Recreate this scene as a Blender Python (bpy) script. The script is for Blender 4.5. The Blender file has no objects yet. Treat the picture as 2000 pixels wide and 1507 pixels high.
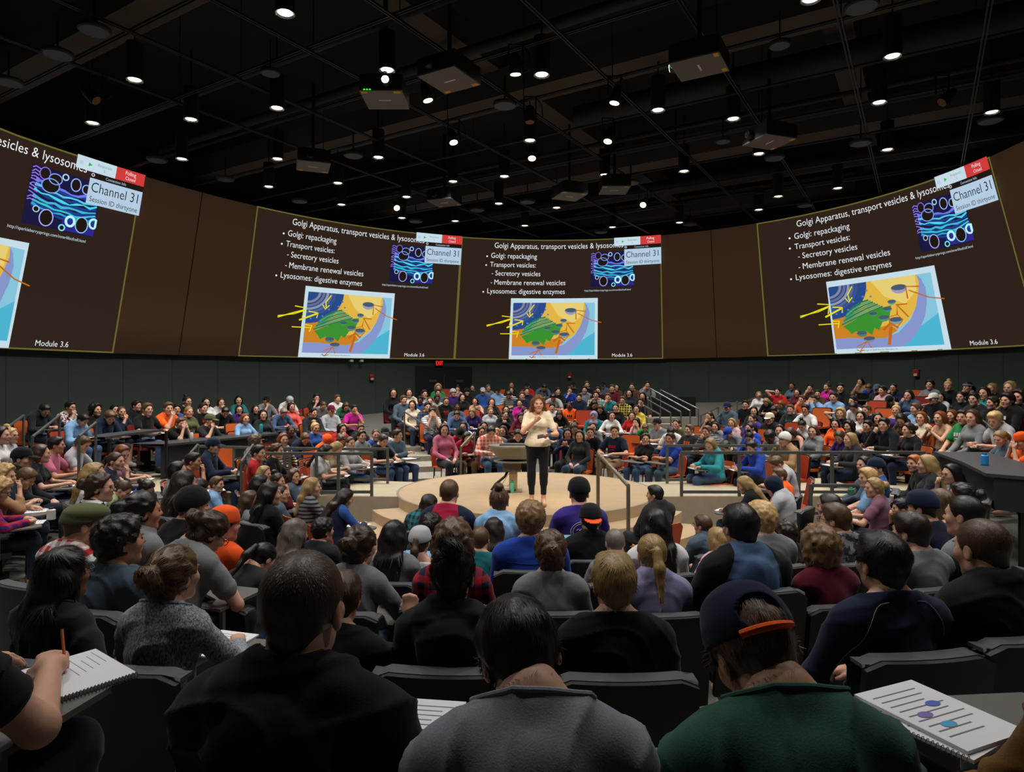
import bpy, math, random
import numpy as np
from mathutils import Matrix, Vector
random.seed(11); rng = np.random.default_rng(5)
sc = bpy.context.scene
C = sc.collection
R = math.radians
# ------------------------------------------------------------------ camera, world, exposure
F, YH, ZC = 1300.0, 743.0, 2.316            # focal length (px of a 2000 px wide frame), horizon row, eye height
AX, AY = .25, 11.4                          # centre of the round stage
SX, SY = 1.7, 11.4                          # centre of the curved screen wall
cd = bpy.data.cameras.new('camera'); cam = bpy.data.objects.new('camera', cd); C.objects.link(cam)
cd.sensor_width = 36; cd.lens = 36 * F / 2000; cd.shift_y = -(753.5 - YH) / 2000; cd.clip_start = .05; cd.clip_end = 200
cam.location = (0, 0, ZC); cam.rotation_euler = (R(90), 0, 0)
sc.camera = cam
sc.cycles.max_bounces = 6; sc.cycles.diffuse_bounces = 3; sc.cycles.glossy_bounces = 2; sc.cycles.sample_clamp_indirect = 4
w = bpy.data.worlds.new('world'); sc.world = w; w.use_nodes = True
w.node_tree.nodes['Background'].inputs[0].default_value = (.75, .85, 1, 1)
w.node_tree.nodes['Background'].inputs[1].default_value = .014
sc.view_settings.view_transform = 'Standard'; sc.view_settings.look = 'None'
sc.view_settings.gamma = 1; sc.view_settings.exposure = 0; sc.view_settings.use_curve_mapping = False
CAN_W, NEAR_W, STAGE_W = 370, 190, 125      # lamp powers (W)

def at(px, py, d):
    return Vector(((px - 1000) * d / F, d, ZC - (py - YH) * d / F))

# ------------------------------------------------------------------ materials
def lin(c):
    if isinstance(c, str):
        c = tuple(int(c[i:i + 2], 16) / 255 for i in (0, 2, 4))
        c = tuple(v / 12.92 if v <= .04045 else ((v + .055) / 1.055) ** 2.4 for v in c)
    return (*c[:3], 1)
_M = {}
def newmat(name):
    m = bpy.data.materials.new(name); m.use_nodes = True
    return m, m.node_tree.nodes, m.node_tree.links, m.node_tree.nodes['Principled BSDF']
def mat(name, col, rough=.6, metal=0, bump=0, scale=40, var=.12, spec=.4):
    if name in _M: return _M[name]
    m, N, L, b = newmat(name)
    b.inputs['Roughness'].default_value = rough; b.inputs['Metallic'].default_value = metal
    b.inputs['Specular IOR Level'].default_value = spec
    c = lin(col)
    tc = N.new('ShaderNodeTexCoord'); nz = N.new('ShaderNodeTexNoise'); nz.inputs['Scale'].default_value = scale
    nz.inputs['Detail'].default_value = 4
    L.new(tc.outputs['Object'], nz.inputs['Vector'])
    mr = N.new('ShaderNodeMapRange'); mr.inputs[3].default_value = 1 - var; mr.inputs[4].default_value = 1 + var
    L.new(nz.outputs['Fac'], mr.inputs[0])
    mx = N.new('ShaderNodeMix'); mx.data_type = 'RGBA'; mx.blend_type = 'MULTIPLY'; mx.inputs[0].default_value = 1
    mx.inputs[6].default_value = c; L.new(mr.outputs[0], mx.inputs[7]); L.new(mx.outputs[2], b.inputs['Base Color'])
    if bump:
        bp = N.new('ShaderNodeBump'); bp.inputs['Strength'].default_value = bump; bp.inputs['Distance'].default_value = .01
        L.new(nz.outputs['Fac'], bp.inputs['Height']); L.new(bp.outputs['Normal'], b.inputs['Normal'])
    _M[name] = m; return m
def emit(name, col, st=1.0):
    if name in _M: return _M[name]
    m, N, L, b = newmat(name)
    b.inputs['Base Color'].default_value = (.01, .01, .01, 1); b.inputs['Emission Color'].default_value = lin(col)
    b.inputs['Emission Strength'].default_value = st; b.inputs['Roughness'].default_value = .9; b.inputs['Specular IOR Level'].default_value = 0
    _M[name] = m; return m
def fabric(col, pattern=None, col2='e8e8e8'):
    key = 'cloth_' + col + (pattern or '') + (col2 if pattern else '')
    if key in _M: return _M[key]
    m, N, L, b = newmat(key); b.inputs['Roughness'].default_value = .9; b.inputs['Specular IOR Level'].default_value = .15
    b.inputs['Sheen Weight'].default_value = .08
    tc = N.new('ShaderNodeTexCoord'); sp = N.new('ShaderNodeSeparateXYZ'); L.new(tc.outputs['Object'], sp.inputs[0])
    nz = N.new('ShaderNodeTexNoise'); nz.inputs['Scale'].default_value = 9; nz.inputs['Detail'].default_value = 6
    L.new(tc.outputs['Object'], nz.inputs['Vector'])
    fine = N.new('ShaderNodeTexNoise'); fine.inputs['Scale'].default_value = 260; L.new(tc.outputs['Object'], fine.inputs['Vector'])
    ad = N.new('ShaderNodeMath'); ad.operation = 'MULTIPLY_ADD'; ad.inputs[1].default_value = .5; L.new(nz.outputs['Fac'], ad.inputs[0]); L.new(fine.outputs['Fac'], ad.inputs[2])
    mr = N.new('ShaderNodeMapRange'); mr.inputs[1].default_value = .3; mr.inputs[2].default_value = 1.2; mr.inputs[3].default_value = .72; mr.inputs[4].default_value = 1.28
    L.new(ad.outputs[0], mr.inputs[0])
    def stripe(sock, k, th):
        a = N.new('ShaderNodeMath'); a.operation = 'MULTIPLY'; a.inputs[1].default_value = k; L.new(sock, a.inputs[0])
        s = N.new('ShaderNodeMath'); s.operation = 'SINE'; L.new(a.outputs[0], s.inputs[0])
        g = N.new('ShaderNodeMath'); g.operation = 'GREATER_THAN'; g.inputs[1].default_value = th; L.new(s.outputs[0], g.inputs[0]); return g.outputs[0]
    base = N.new('ShaderNodeMix'); base.data_type = 'RGBA'; base.inputs[6].default_value = lin(col); base.inputs[7].default_value = lin(col2); base.inputs[0].default_value = 0
    if pattern == 'plaid':
        x, z = stripe(sp.outputs[0], 90, .1), stripe(sp.outputs[2], 90, .1)
        a = N.new('ShaderNodeMath'); a.operation = 'ADD'; L.new(x, a.inputs[0]); L.new(z, a.inputs[1])
        h = N.new('ShaderNodeMath'); h.operation = 'MULTIPLY'; h.inputs[1].default_value = .5; L.new(a.outputs[0], h.inputs[0]); L.new(h.outputs[0], base.inputs[0])
    elif pattern == 'striped':
        L.new(stripe(sp.outputs[2], 130, .2), base.inputs[0])
    elif pattern == 'raglan':
        ab = N.new('ShaderNodeMath'); ab.operation = 'ABSOLUTE'; L.new(sp.outputs[0], ab.inputs[0])
        dz = N.new('ShaderNodeMath'); dz.operation = 'MULTIPLY_ADD'; dz.inputs[1].default_value = .35; L.new(sp.outputs[2], dz.inputs[0]); L.new(ab.outputs[0], dz.inputs[2])
        g = N.new('ShaderNodeMath'); g.operation = 'GREATER_THAN'; g.inputs[1].default_value = .475; L.new(dz.outputs[0], g.inputs[0]); L.new(g.outputs[0], base.inputs[0])
    elif pattern in ('floral', 'marled'):
        v = N.new('ShaderNodeTexNoise'); v.inputs['Scale'].default_value = 22 if pattern == 'floral' else 120; v.inputs['Detail'].default_value = 3
        if pattern == 'marled':
            mp = N.new('ShaderNodeMapping'); mp.inputs['Scale'].default_value = (1.6, 1.6, .55); L.new(tc.outputs['Object'], mp.inputs[0]); L.new(mp.outputs[0], v.inputs['Vector'])
        else: L.new(tc.outputs['Object'], v.inputs['Vector'])
        g = N.new('ShaderNodeMapRange'); g.inputs[1].default_value = .47 if pattern == 'floral' else .38; g.inputs[2].default_value = .53 if pattern == 'floral' else .62; L.new(v.outputs['Fac'], g.inputs[0]); L.new(g.outputs[0], base.inputs[0])
    mx = N.new('ShaderNodeMix'); mx.data_type = 'RGBA'; mx.blend_type = 'MULTIPLY'; mx.inputs[0].default_value = 1
    L.new(base.outputs[2], mx.inputs[6]); L.new(mr.outputs[0], mx.inputs[7]); L.new(mx.outputs[2], b.inputs['Base Color'])
    bp = N.new('ShaderNodeBump'); bp.inputs['Strength'].default_value = .18; bp.inputs['Distance'].default_value = .004
    L.new(fine.outputs['Fac'], bp.inputs['Height']); L.new(bp.outputs['Normal'], b.inputs['Normal'])
    _M[key] = m; return m
def hairmat(col):
    key = 'hair_' + col
    if key in _M: return _M[key]
    m, N, L, b = newmat(key); b.inputs['Roughness'].default_value = .42; b.inputs['Specular IOR Level'].default_value = .35
    c = lin(col)
    ge = N.new('ShaderNodeNewGeometry'); mr = N.new('ShaderNodeMapRange'); mr.inputs[3].default_value = .45; mr.inputs[4].default_value = 1.75
    L.new(ge.outputs['Random Per Island'], mr.inputs[0])
    tc = N.new('ShaderNodeTexCoord'); mp = N.new('ShaderNodeMapping'); mp.inputs['Scale'].default_value = (1, 1, .12); L.new(tc.outputs['Object'], mp.inputs[0])
    nz = N.new('ShaderNodeTexNoise'); nz.inputs['Scale'].default_value = 120; L.new(mp.outputs[0], nz.inputs['Vector'])
    m2 = N.new('ShaderNodeMath'); m2.operation = 'MULTIPLY_ADD'; m2.inputs[1].default_value = .9; m2.inputs[2].default_value = .55; L.new(nz.outputs['Fac'], m2.inputs[0])
    m3 = N.new('ShaderNodeMath'); m3.operation = 'MULTIPLY'; L.new(mr.outputs[0], m3.inputs[0]); L.new(m2.outputs[0], m3.inputs[1])
    mx = N.new('ShaderNodeMix'); mx.data_type = 'RGBA'; mx.blend_type = 'MULTIPLY'; mx.inputs[0].default_value = 1; mx.inputs[6].default_value = c
    L.new(m3.outputs[0], mx.inputs[7]); L.new(mx.outputs[2], b.inputs['Base Color'])
    bp = N.new('ShaderNodeBump'); bp.inputs['Strength'].default_value = .25; bp.inputs['Distance'].default_value = .003
    L.new(nz.outputs['Fac'], bp.inputs['Height']); L.new(bp.outputs['Normal'], b.inputs['Normal'])
    _M[key] = m; return m
def skinmat(tone):
    key = 'skin_' + tone
    if key in _M: return _M[key]
    m = mat(key, tone, .5, 0, .08, 60, .07, .35)
    b = m.node_tree.nodes['Principled BSDF']; b.inputs['Subsurface Weight'].default_value = 0
    return m
concrete = mat('concrete', '8c877a', .85, 0, .25, 14, .2)
stone = mat('stage_stone', 'aa9272', .6, 0, .08, 6, .1)
steel = mat('brushed_steel', '8d8f8e', .35, .9, 0)
rail_paint = mat('grey_green_rail_paint', '5d625c', .5, .3, 0)
black_plastic = mat('black_plastic', '151617', .5, 0, .15, 300, .1)
edge_highlight = mat('seat_edge_highlight', '4a4d4f', .5, 0, .1, 300, .1)  # paler grey stands in for light catching the tops of the seat backs
black_metal = mat('black_metal', '0d0d0e', .6)
ceil_paint = mat('black_ceiling_paint', '1c1d1f', .9)
beam_paint = mat('sprayed_fireproofing', '453f38', .95, 0, .5, 30, .3)
strut_paint = mat('black_strut_paint', '242526', .6)
desk_grey = mat('dark_grey_laminate', '3b3c3e', .45)
white_paper = mat('white_paper', 'd9dade', .8, 0, 0, 5, .03)
wall_paint = mat('dark_green_grey_wall_paint', '37423b', .85, 0, .02, 3, .06)
screen_cloth = mat('brown_screen_fabric', '5a4030', .95, 0, .05, 90, .08, .05)

# ------------------------------------------------------------------ object helpers
def link(name, data, parent=None, mtx=None, mats=None, **props):
    o = bpy.data.objects.new(name, data); C.objects.link(o)
    if parent is not None: o.parent = parent
    if mtx is not None: o.matrix_local = mtx if parent is not None else mtx
    if mats:
        for i, m in enumerate(mats):
            if i >= len(o.data.materials): o.data.materials.append(m)
            else:
                o.material_slots[i].link = 'OBJECT'; o.material_slots[i].material = m
    for k, v in props.items():
        if v: o[k] = v
    return o
def thing(name, label, cat, loc=(0, 0, 0), rz=0, group=None):
    return link(name, None, None, Matrix.Translation(loc) @ Matrix.Rotation(rz, 4, 'Z'), label=label, category=cat, group=group)
def npmesh(name, V, Q, mi=None, nslots=1, smooth=True):
    V = np.ascontiguousarray(V, np.float32); Q = np.ascontiguousarray(Q, np.int32)
    me = bpy.data.meshes.new(name)
    me.vertices.add(len(V)); me.vertices.foreach_set('co', V.ravel())
    me.loops.add(Q.size); me.loops.foreach_set('vertex_index', Q.ravel())
    me.polygons.add(len(Q)); me.polygons.foreach_set('loop_start', np.arange(0, Q.size, 4, dtype=np.int32))
    for _ in range(nslots): me.materials.append(None)
    if mi is not None: me.polygons.foreach_set('material_index', np.ascontiguousarray(mi, np.int32))
    me.polygons.foreach_set('use_smooth', np.full(len(Q), smooth, bool))
    me.update(calc_edges=True); me.validate()
    return me
class MB:
    """collects quads/polygons of one part"""
    def __init__(s): s.v = []; s.f = []
    def poly(s, pts):
        n = len(s.v); s.v += [tuple(p) for p in pts]; s.f.append(tuple(range(n, n + len(pts)))); return s
    def box(s, x0, x1, y0, y1, z0, z1, M=None):
        P = [Vector(p) for p in ((x0, y0, z0), (x1, y0, z0), (x1, y1, z0), (x0, y1, z0), (x0, y0, z1), (x1, y0, z1), (x1, y1, z1), (x0, y1, z1))]
        if M is not None: P = [M @ p for p in P]
        n = len(s.v); s.v += [tuple(p) for p in P]
        s.f += [tuple(n + i for i in f) for f in ((0, 3, 2, 1), (4, 5, 6, 7), (0, 1, 5, 4), (1, 2, 6, 5), (2, 3, 7, 6), (3, 0, 4, 7))]; return s
    def bar(s, a, b, wd, ht=None, up=(0, 0, 1)):
        a, b = Vector(a), Vector(b); d = (b - a); L = d.length; d.normalize()
        u = Vector(up)
        if abs(d.dot(u)) > .98: u = Vector((0, 1, 0))
        x = d.cross(u).normalized(); z = x.cross(d)
        M = Matrix((x, d, z)).transposed().to_4x4(); M.translation = a
        ht = ht or wd
        return s.box(-wd / 2, wd / 2, 0, L, -ht / 2, ht / 2, M)
    def tube(s, pts, r, n=10, caps=True):
        pts = [Vector(p) for p in pts]; rs = r if isinstance(r, (list, tuple)) else [r] * len(pts)
        base = len(s.v); prev = None
        for i, p in enumerate(pts):
            t = (pts[min(i + 1, len(pts) - 1)] - pts[max(i - 1, 0)]).normalized()
            if prev is None:
                u = Vector((0, 0, 1)) if abs(t.z) < .9 else Vector((0, 1, 0)); x = t.cross(u).normalized()
            else: x = (prev - t * prev.dot(t)).normalized()
            y = t.cross(x); prev = x
            for k in range(n):
                a = 2 * math.pi * k / n; s.v.append(tuple(p + (x * math.cos(a) + y * math.sin(a)) * rs[i]))
        for i in range(len(pts) - 1):
            for k in range(n):
                a, b = base + i * n + k, base + i * n + (k + 1) % n
                s.f.append((a, b, b + n, a + n))
        if caps:
            s.f.append(tuple(base + k for k in range(n))[::-1]); s.f.append(tuple(base + (len(pts) - 1) * n + k for k in range(n)))
        return s
    def lathe(s, prof, n=20, M=None, caps=True):
        base = len(s.v)
        for r, z in prof:
            for k in range(n):
                a = 2 * math.pi * k / n; p = Vector((r * math.cos(a), r * math.sin(a), z)); s.v.append(tuple(M @ p if M is not None else p))
        for i in range(len(prof) - 1):
            for k in range(n):
                a, b = base + i * n + k, base + i * n + (k + 1) % n
                s.f.append((a, b, b + n, a + n))
        if caps: s.f.append(tuple(base + k for k in range(n))[::-1]); s.f.append(tuple(base + (len(prof) - 1) * n + k for k in range(n)))
        return s
    def mesh(s, name, smooth=False):
        me = bpy.data.meshes.new(name); me.from_pydata(s.v, [], s.f)
        if smooth:
            me.polygons.foreach_set('use_smooth', [True] * len(me.polygons))
            try: me.set_sharp_from_angle(angle=R(40))
            except Exception: pass
        me.update(); return me
    def build(s, name, m, parent=None, mtx=None, smooth=False, bevel=0, **props):
        o = link(name, s.mesh(name, smooth), parent, mtx, [m], **props)
        if bevel:
            b = o.modifiers.new('edge', 'BEVEL'); b.width = bevel; b.segments = 2; b.limit_method = 'ANGLE'
        return o

# ------------------------------------------------------------------ room profile
def ztier(x, y):
    dx, dy = x - AX, y - AY; r = math.hypot(dx, dy); c = dy / max(r, 1e-6)
    k = .0167 + .003 * c if c > 0 else .0167 - .0037 * c
    return k * max(r - 3.2, 0) ** 2 - (.2 * min(max(-c * 2 - .4, 0), 1) if r > 1 else 0)
TH = [-1.6, -1.45, -1.212, -1.06, -.925, -.57, -.3145, 0, .3, .584, .9, 1.2, 1.5]
TOPPX = np.array([(0, 251), (277, 343), (395, 376), (501, 402), (700, 441), (903, 461), (1036, 468), (1100, 468.5), (1291.6, 460.8), (1400, 447), (1478, 437), (1720, 381), (1932, 306), (2000, 276)], float)
HT = 4.68
_d = F * HT / (YH - TOPPX[:, 1]); _x = (TOPPX[:, 0] - 1000) * _d / F
_th = np.arctan2(_x - SX, _d - SY); _r = np.hypot(_x - SX, _d - SY)
_pf = np.polyfit(_th, _r, 4)
def rtop(t):
    tc = min(max(t, _th[0]), _th[-1]); return float(np.polyval(_pf, tc))
def delta(t): return float(np.interp(t, [-.9, -.31, .3, .6, 1.2], [.93, 1.05, .95, 1.4, 1.5]))
def hbot(t): return float(np.interp(t, [-1.21, -.925, -.31, .3, .58, 1.1], [.64, .673, .721, .735, .765, .765]))
def scr(t, v, off=0.0):
    """point on the leaning curved screen: bearing t, v = 0 bottom .. 1 top, off = distance in front of it"""
    r = rtop(t) + delta(t) * (1 - v) - off
    return Vector((SX + r * math.sin(t), SY + r * math.cos(t), ZC + hbot(t) * (1 - v) + HT * v))
T0, T1 = -1.75, 1.85
def rwall(t): return rtop(t) + delta(t) + .12

def grid_surface(fn, us, vs):
    m = MB(); n = len(vs)
    for u in us:
        for v in vs: m.v.append(tuple(fn(u, v)))
    for i in range(len(us) - 1):
        for j in range(n - 1): m.f.append((i * n + j, (i + 1) * n + j, (i + 1) * n + j + 1, i * n + j + 1))
    return m
lins = lambda a, b, n: [a + (b - a) * i / (n - 1) for i in range(n)]

# floor: a raked bowl around the stage
def floor_pt(a, r):
    x, y = AX + r * math.sin(a), AY + r * math.cos(a); return (x, y, ztier(x, y))
grid_surface(floor_pt, lins(0, 2 * math.pi, 97), [0, 2, 3.2] + lins(3.6, 13.6, 26)).build('floor', mat('grey_concrete_floor', '6a6760', .8, 0, .1, 8, .15), smooth=True, kind='structure')
# lower wall under the screen
def wallp(t, z):
    r = rwall(t); top = ZC + hbot(t) + .02
    return (SX + r * math.sin(t), SY + r * math.cos(t), z * top)
grid_surface(wallp, lins(T0, T1, 90), [0, 1]).build('wall_back', wall_paint, smooth=True, kind='structure')
seams = MB()
for t in lins(T0 + .03, T1 - .03, 34):
    r = rwall(t) - .006
    seams.bar((SX + r * math.sin(t), SY + r * math.cos(t), .3), (SX + r * math.sin(t), SY + r * math.cos(t), ZC + hbot(t)), .007)
seams.build('trim_1', mat('wall_joint', '35403a', .9), kind='structure')
# upper black wall above the screen, ceiling slab
def upwall(t, z):
    r = rtop(t) + .9; return (SX + r * math.sin(t), SY + r * math.cos(t), ZC + HT - .4 + z * 2.9)
grid_surface(upwall, lins(T0, T1, 60), [0, 1]).build('wall_upper', ceil_paint, smooth=True, kind='structure')
MB().box(-14, 17, -3, 25, ZC + 6.9, ZC + 7.1).build('ceiling', ceil_paint, kind='structure')
# screen
scrobj = grid_surface(lambda t, v: scr(t, v), lins(T0, T1, 140), [0, .25, .5, .75, 1]).build('projection_screen', screen_cloth, smooth=True,
    label='continuous curved brown projection screen band leaning above the dark wall', category='screen')
b_ = screen_cloth.node_tree.nodes['Principled BSDF']; b_.inputs['Emission Color'].default_value = lin('37281c'); b_.inputs['Emission Strength'].default_value = .62     # the projectors throw a plain brown field between the slides
so = scrobj.modifiers.new('thickness', 'SOLIDIFY'); so.thickness = .08; so.offset = -1
sm = MB()
for px in (395, 1388):
    t = float(np.interp(px, TOPPX[:, 0], _th)); sm.bar(scr(t, 0, .004), scr(t, 1, .004), .02, .006)
sm.build('seam', mat('screen_joint', '2c2019', .95), scrobj)

# ------------------------------------------------------------------ projected slides
th_of = lambda px: float(np.interp(px, TOPPX[:, 0], _th))
TW = .6135
tS2, tS3, tS4 = th_of(501.8), th_of(903.2), th_of(1478.4)
spans = [(th_of(277) - TW, th_of(277)), (tS2, tS3), (tS3, th_of(1291.6)), (tS4, th_of(1932.5))]
E = dict(white=emit('slide_white', 'eef4f8', .95), bg=emit('slide_brown', '33251c', .8), border=emit('slide_edge_olive', '6b6630', .9),
         pale=emit('slide_pale', 'cfe6f2', .9), blue=emit('slide_panel', 'bcd6ec', .9), red=emit('slide_red', 'd93f3c', .9), ink=emit('slide_ink', '1c1d20', .9),
         dark=emit('slide_dark', '231a15', .8), green=emit('slide_green', '35b84a', .9), grey=emit('slide_grey_ink', '8aa39c', .8))
_txt = {}
def text_geo(s):
    if s in _txt: return _txt[s]
    cu = bpy.data.curves.new('t', 'FONT'); cu.body = s; cu.size = 1; cu.resolution_u = 3; cu.offset = -.004
    o = bpy.data.objects.new('t', cu); C.objects.link(o); bpy.context.view_layer.update()
    me = bpy.data.meshes.new_from_object(o.evaluated_get(bpy.context.evaluated_depsgraph_get()))
    V = [tuple(v.co) for v in me.vertices]; P = [tuple(p.vertices) for p in me.polygons]
    bpy.data.objects.remove(o); bpy.data.meshes.remove(me); bpy.data.curves.remove(cu)
    _txt[s] = (V, P); return _txt[s]
for s_i, (ta, tb) in enumerate(spans):
    nm = ['leftmost, cut by the picture edge', 'second from the left', 'straight behind the lecturer', 'at the right end of the band'][s_i]
    def S(u, v, off=.006, ta=ta, tb=tb): return scr(ta + (tb - ta) * u, v, off)
    def quad(m, u0, u1, v0, v1, off, nu=10):
        base = len(m.v)
        for i in range(nu + 1):
            for v in (v0, v1): m.v.append(tuple(S(u0 + (u1 - u0) * i / nu, v, off)))
        for i in range(nu): m.f.append((base + 2 * i, base + 2 * i + 2, base + 2 * i + 3, base + 2 * i + 1))
        return m
    root = grid_surface(lambda u, v: S(u, v, .012), lins(0, 1, 24), lins(0, 1, 5)).build('projected_slide', E['bg'], smooth=True,
        label='brown lecture slide on vesicles, ' + nm, category='slide', group='projected lecture slides')
    b = MB(); e = .0055
    quad(b, 0, 1, 0, .008, .016); quad(b, 0, 1, .992, 1, .016)
    quad(b, 0, e, 0, 1, .016, 1); quad(b, 1 - e, 1, 0, 1, .016, 1)
    b.build('border', E['border'], root)
    def text(s, u0, u1, v, col='white', name='text_line', off=.02, hk=1.0):
        V, P = text_geo(s); x1 = max(p[0] for p in V); x0 = min(p[0] for p in V)
        k = (u1 - u0) / (x1 - x0); asp = (tb - ta) * rtop((ta + tb) / 2) / 4.05 * hk * 1.15
        m = MB(); m.v = [tuple(S(u0 + (p[0] - x0) * k, v + p[1] * k * asp, off)) for p in V]; m.f = list(P)
        m.build(name, E[col], root)
    def flat(pts, mt, name, off, parent=None):
        MB().poly([S(u, v, off) for u, v in pts]).build(name, mt, parent or root)
    text('Golgi Apparatus, transport vesicles & lysosomes', .168, .813, .927, name='title')
    text('Golgi: repackaging', .153, .383, .847); text('Transport vesicles:', .150, .378, .776)
    text('Secretory vesicles', .178, .402, .706); text('Membrane renewal vesicles', .175, .527, .632)
    text('Lysosomes: digestive enzymes', .142, .525, .559)
    text('http://sparkleberrysprings.com/innerlifeofcell.html', .622, .848, .577, 'pale', 'web_address')
    text('Module 3.6', .757, .853, .022, name='module_number')
    bl = MB()
    for u, v in ((.133, .858), (.130, .787), (.122, .570)): bl.poly([S(u + .0042 * math.cos(a), v + .0065 * math.sin(a), .02) for a in lins(0, 5.9, 14)])
    for u, v in ((.160, .717), (.157, .643)): quad(bl, u, u + .007, v, v + .004, .02, 1)
    bl.build('bullet_marks', E['white'], root)
    # golgi picture with hand drawn arrows
    pic = MB(); quad(pic, .2605, .6875, .004, .522, .022); pic = pic.build('cell_picture', E['pale'], root)
    PU = lambda p, q: (.2605 + .427 * p, .004 + .518 * q)
    def chord(u0, u1):
        def f(u, v, off):
            if u < u0 or u > u1: return S(u, v, off + .03)
            k = (u - u0) / (u1 - u0); p = S(u0, v, 0).lerp(S(u1, v, 0), k); return p - nrm * (p - cen).dot(nrm) + nrm * (off + .03)
        v0, v1 = (.004, .522) if u0 < .5 else (.612, .895)
        cor = [S(u0, v0, 0), S(u1, v0, 0), S(u1, v1, 0), S(u0, v1, 0)]; cen = sum(cor, Vector()) / 4
        nrm = (cor[2] - cor[0]).cross(cor[3] - cor[1]).normalized()
        if nrm.dot(Vector((SX, SY, ZC)) - cen) < 0: nrm = -nrm
        return f
    CP, CN = chord(.2605, .6875), chord(.652, .865)
    def pp(name, col, pts, lay, st=.85):
        MB().poly([CP(*PU(p, q), .024 + .0016 * lay) for p, q in pts]).build(name, emit('picture_' + col, col, st), pic)
    def blob(cx, cy, rx, ry, n=20, rot=0):
        return [(cx + rx * math.cos(a) * math.cos(rot) - ry * math.sin(a) * math.sin(rot), cy + rx * math.cos(a) * math.sin(rot) + ry * math.sin(a) * math.cos(rot)) for a in lins(0, 2 * math.pi * (1 - 1 / n), n)]
    def stroke(name, col, pts, wd, lay, st=.9, parent=None, slide=False, fn=None):
        fn = fn or (S if slide else CP); m = MB(); off = .024 + .0016 * lay; P = [Vector(PU(*p)) if not slide else Vector(p) for p in pts]; n = len(P); Lp = []; Rp = []
        for i in range(n):
            t = (P[min(i + 1, n - 1)] - P[max(i - 1, 0)]); t.x *= 1.55; t.normalize(); nx, ny = -t.y / 1.55, t.x
            ww = wd[i] if isinstance(wd, list) else wd
            Lp.append(fn(P[i].x + nx * ww, P[i].y + ny * ww, off)); Rp.append(fn(P[i].x - nx * ww, P[i].y - ny * ww, off))
        for i in range(n - 1): m.poly([Lp[i], Lp[i + 1], Rp[i + 1], Rp[i]])
        m.build(name, emit('picture_' + col, col, st), parent or pic)
    pp('background', '8fd3ec', [(.03, .07), (.965, .07), (.965, .93), (.03, .93)], 0)
    pp('water', '52c0de', [(.6, .07), (.965, .07), (.965, .45), (.8, .3)], 1)
    pp('membrane', '8f9fd8', [(.03, .07), (.03, .30), (.18, .29), (.33, .22), (.5, .2), (.62, .25), (.74, .4), (.8, .55), (.84, .72), (.86, .84), (.85, .93), (.88, .88), (.905, .76), (.895, .6), (.86, .43), (.8, .28), (.72, .15), (.64, .07)], 2)
    pp('cytoplasm', 'f0c24a', [(.03, .42), (.2, .5), (.3, .93), (.85, .93), (.86, .84), (.84, .72), (.8, .55), (.74, .42), (.66, .33), (.4, .3)], 3)
    pp('cytoplasm_shade', 'd98a25', [(.03, .22), (.03, .56), (.2, .56), (.35, .3), (.56, .36), (.62, .28), (.5, .19), (.33, .2), (.18, .22)], 4)
    pp('cytoplasm_light', 'f6dc7a', [(.45, .93), (.84, .93), (.83, .75), (.72, .6), (.55, .72)], 4)
    def quarter(r0, r1): return [(.03 + r1 * .36 * math.cos(a), .93 - r1 * .42 * math.sin(a)) for a in lins(0, math.pi / 2, 12)] + [(.03 + r0 * .36 * math.cos(a), .93 - r0 * .42 * math.sin(a)) for a in lins(math.pi / 2, 0, 12)]
    pp('nucleus', '2c4f94', quarter(.02, 1.05), 5)
    for k, (a, c_) in enumerate(((.3, '8f8fa8'), (.42, '6c7596'), (.53, '9ba3b8'), (.64, '5b6f9e'), (.74, '3f5a96'))): pp('folds', c_, quarter(a, a + .075), 6)
    for a, q in ((.36, .75), (.3, .62), (.2, .6), (.12, .63), (.4, .82), (.43, .74), (.26, .7), (.08, .56)): pp('ribosome', '5f86c8', blob(a, q, .011, .014, 8), 7)
    pp('green_body', '3f9a35', [(.13, .38), (.25, .46), (.4, .56), (.6, .6), (.56, .42), (.5, .4), (.46, .3), (.42, .33), (.39, .24), (.34, .3), (.3, .25), (.25, .31), (.2, .27), (.17, .33)], 7)
    for k in range(7):
        stroke('green_stack', ('2c7a52', '55a878', '2f8258', '4a9a6c')[k % 4], [(.185 - .011 * k, .55 - .024 * k), (.24 + .004 * k, .615 - .022 * k), (.32 + .014 * k, .675 - .021 * k), (.405 + .02 * k, .70 - .017 * k)], .0052, 8 + k % 2)
    for (p, q, rx, c_) in ((.56, .565, .042, '4c9a66'), (.52, .46, .05, '5a9a7a'), (.30, .28, .05, '4f8f6a'), (.36, .2, .055, '8f96ae'), (.62, .42, .06, '8ea6a0'), (.69, .81, .07, 'a9a4c4'), (.61, .65, .038, '5f9aa0'), (.43, .52, .04, '4ba04e')):
        pp('vesicle', c_, [(p + rx * math.cos(a), q + rx * 1.1 * math.sin(a)) for a in lins(math.pi, 2 * math.pi, 14)], 10)
        pp('vesicle_mouth', '4d5f78', blob(p, q, rx * .95, rx * .5, 16), 11)
    stroke('yellow_arrow', 'f2e81f', [(-.27, .54), (-.1, .62), (.02, .68)], .004, 13); stroke('yellow_arrow', 'f2e81f', [(-.27, .56), (-.1, .6), (.0, .66)], .003, 13)
    stroke('yellow_arrow', 'f2e81f', [(-.1, .71), (.02, .7), (-.01, .56)], .004, 14); stroke('yellow_arrow', 'f2e81f', [(-.04, .52), (.14, .63)], .006, 13)
    stroke('yellow_arrow', 'f2e81f', [(.05, .66), (.15, .64), (.14, .57)], .004, 14); stroke('yellow_arrow', 'f2e81f', [(-.11, .42), (.09, .43)], .0035, 13)
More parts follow.
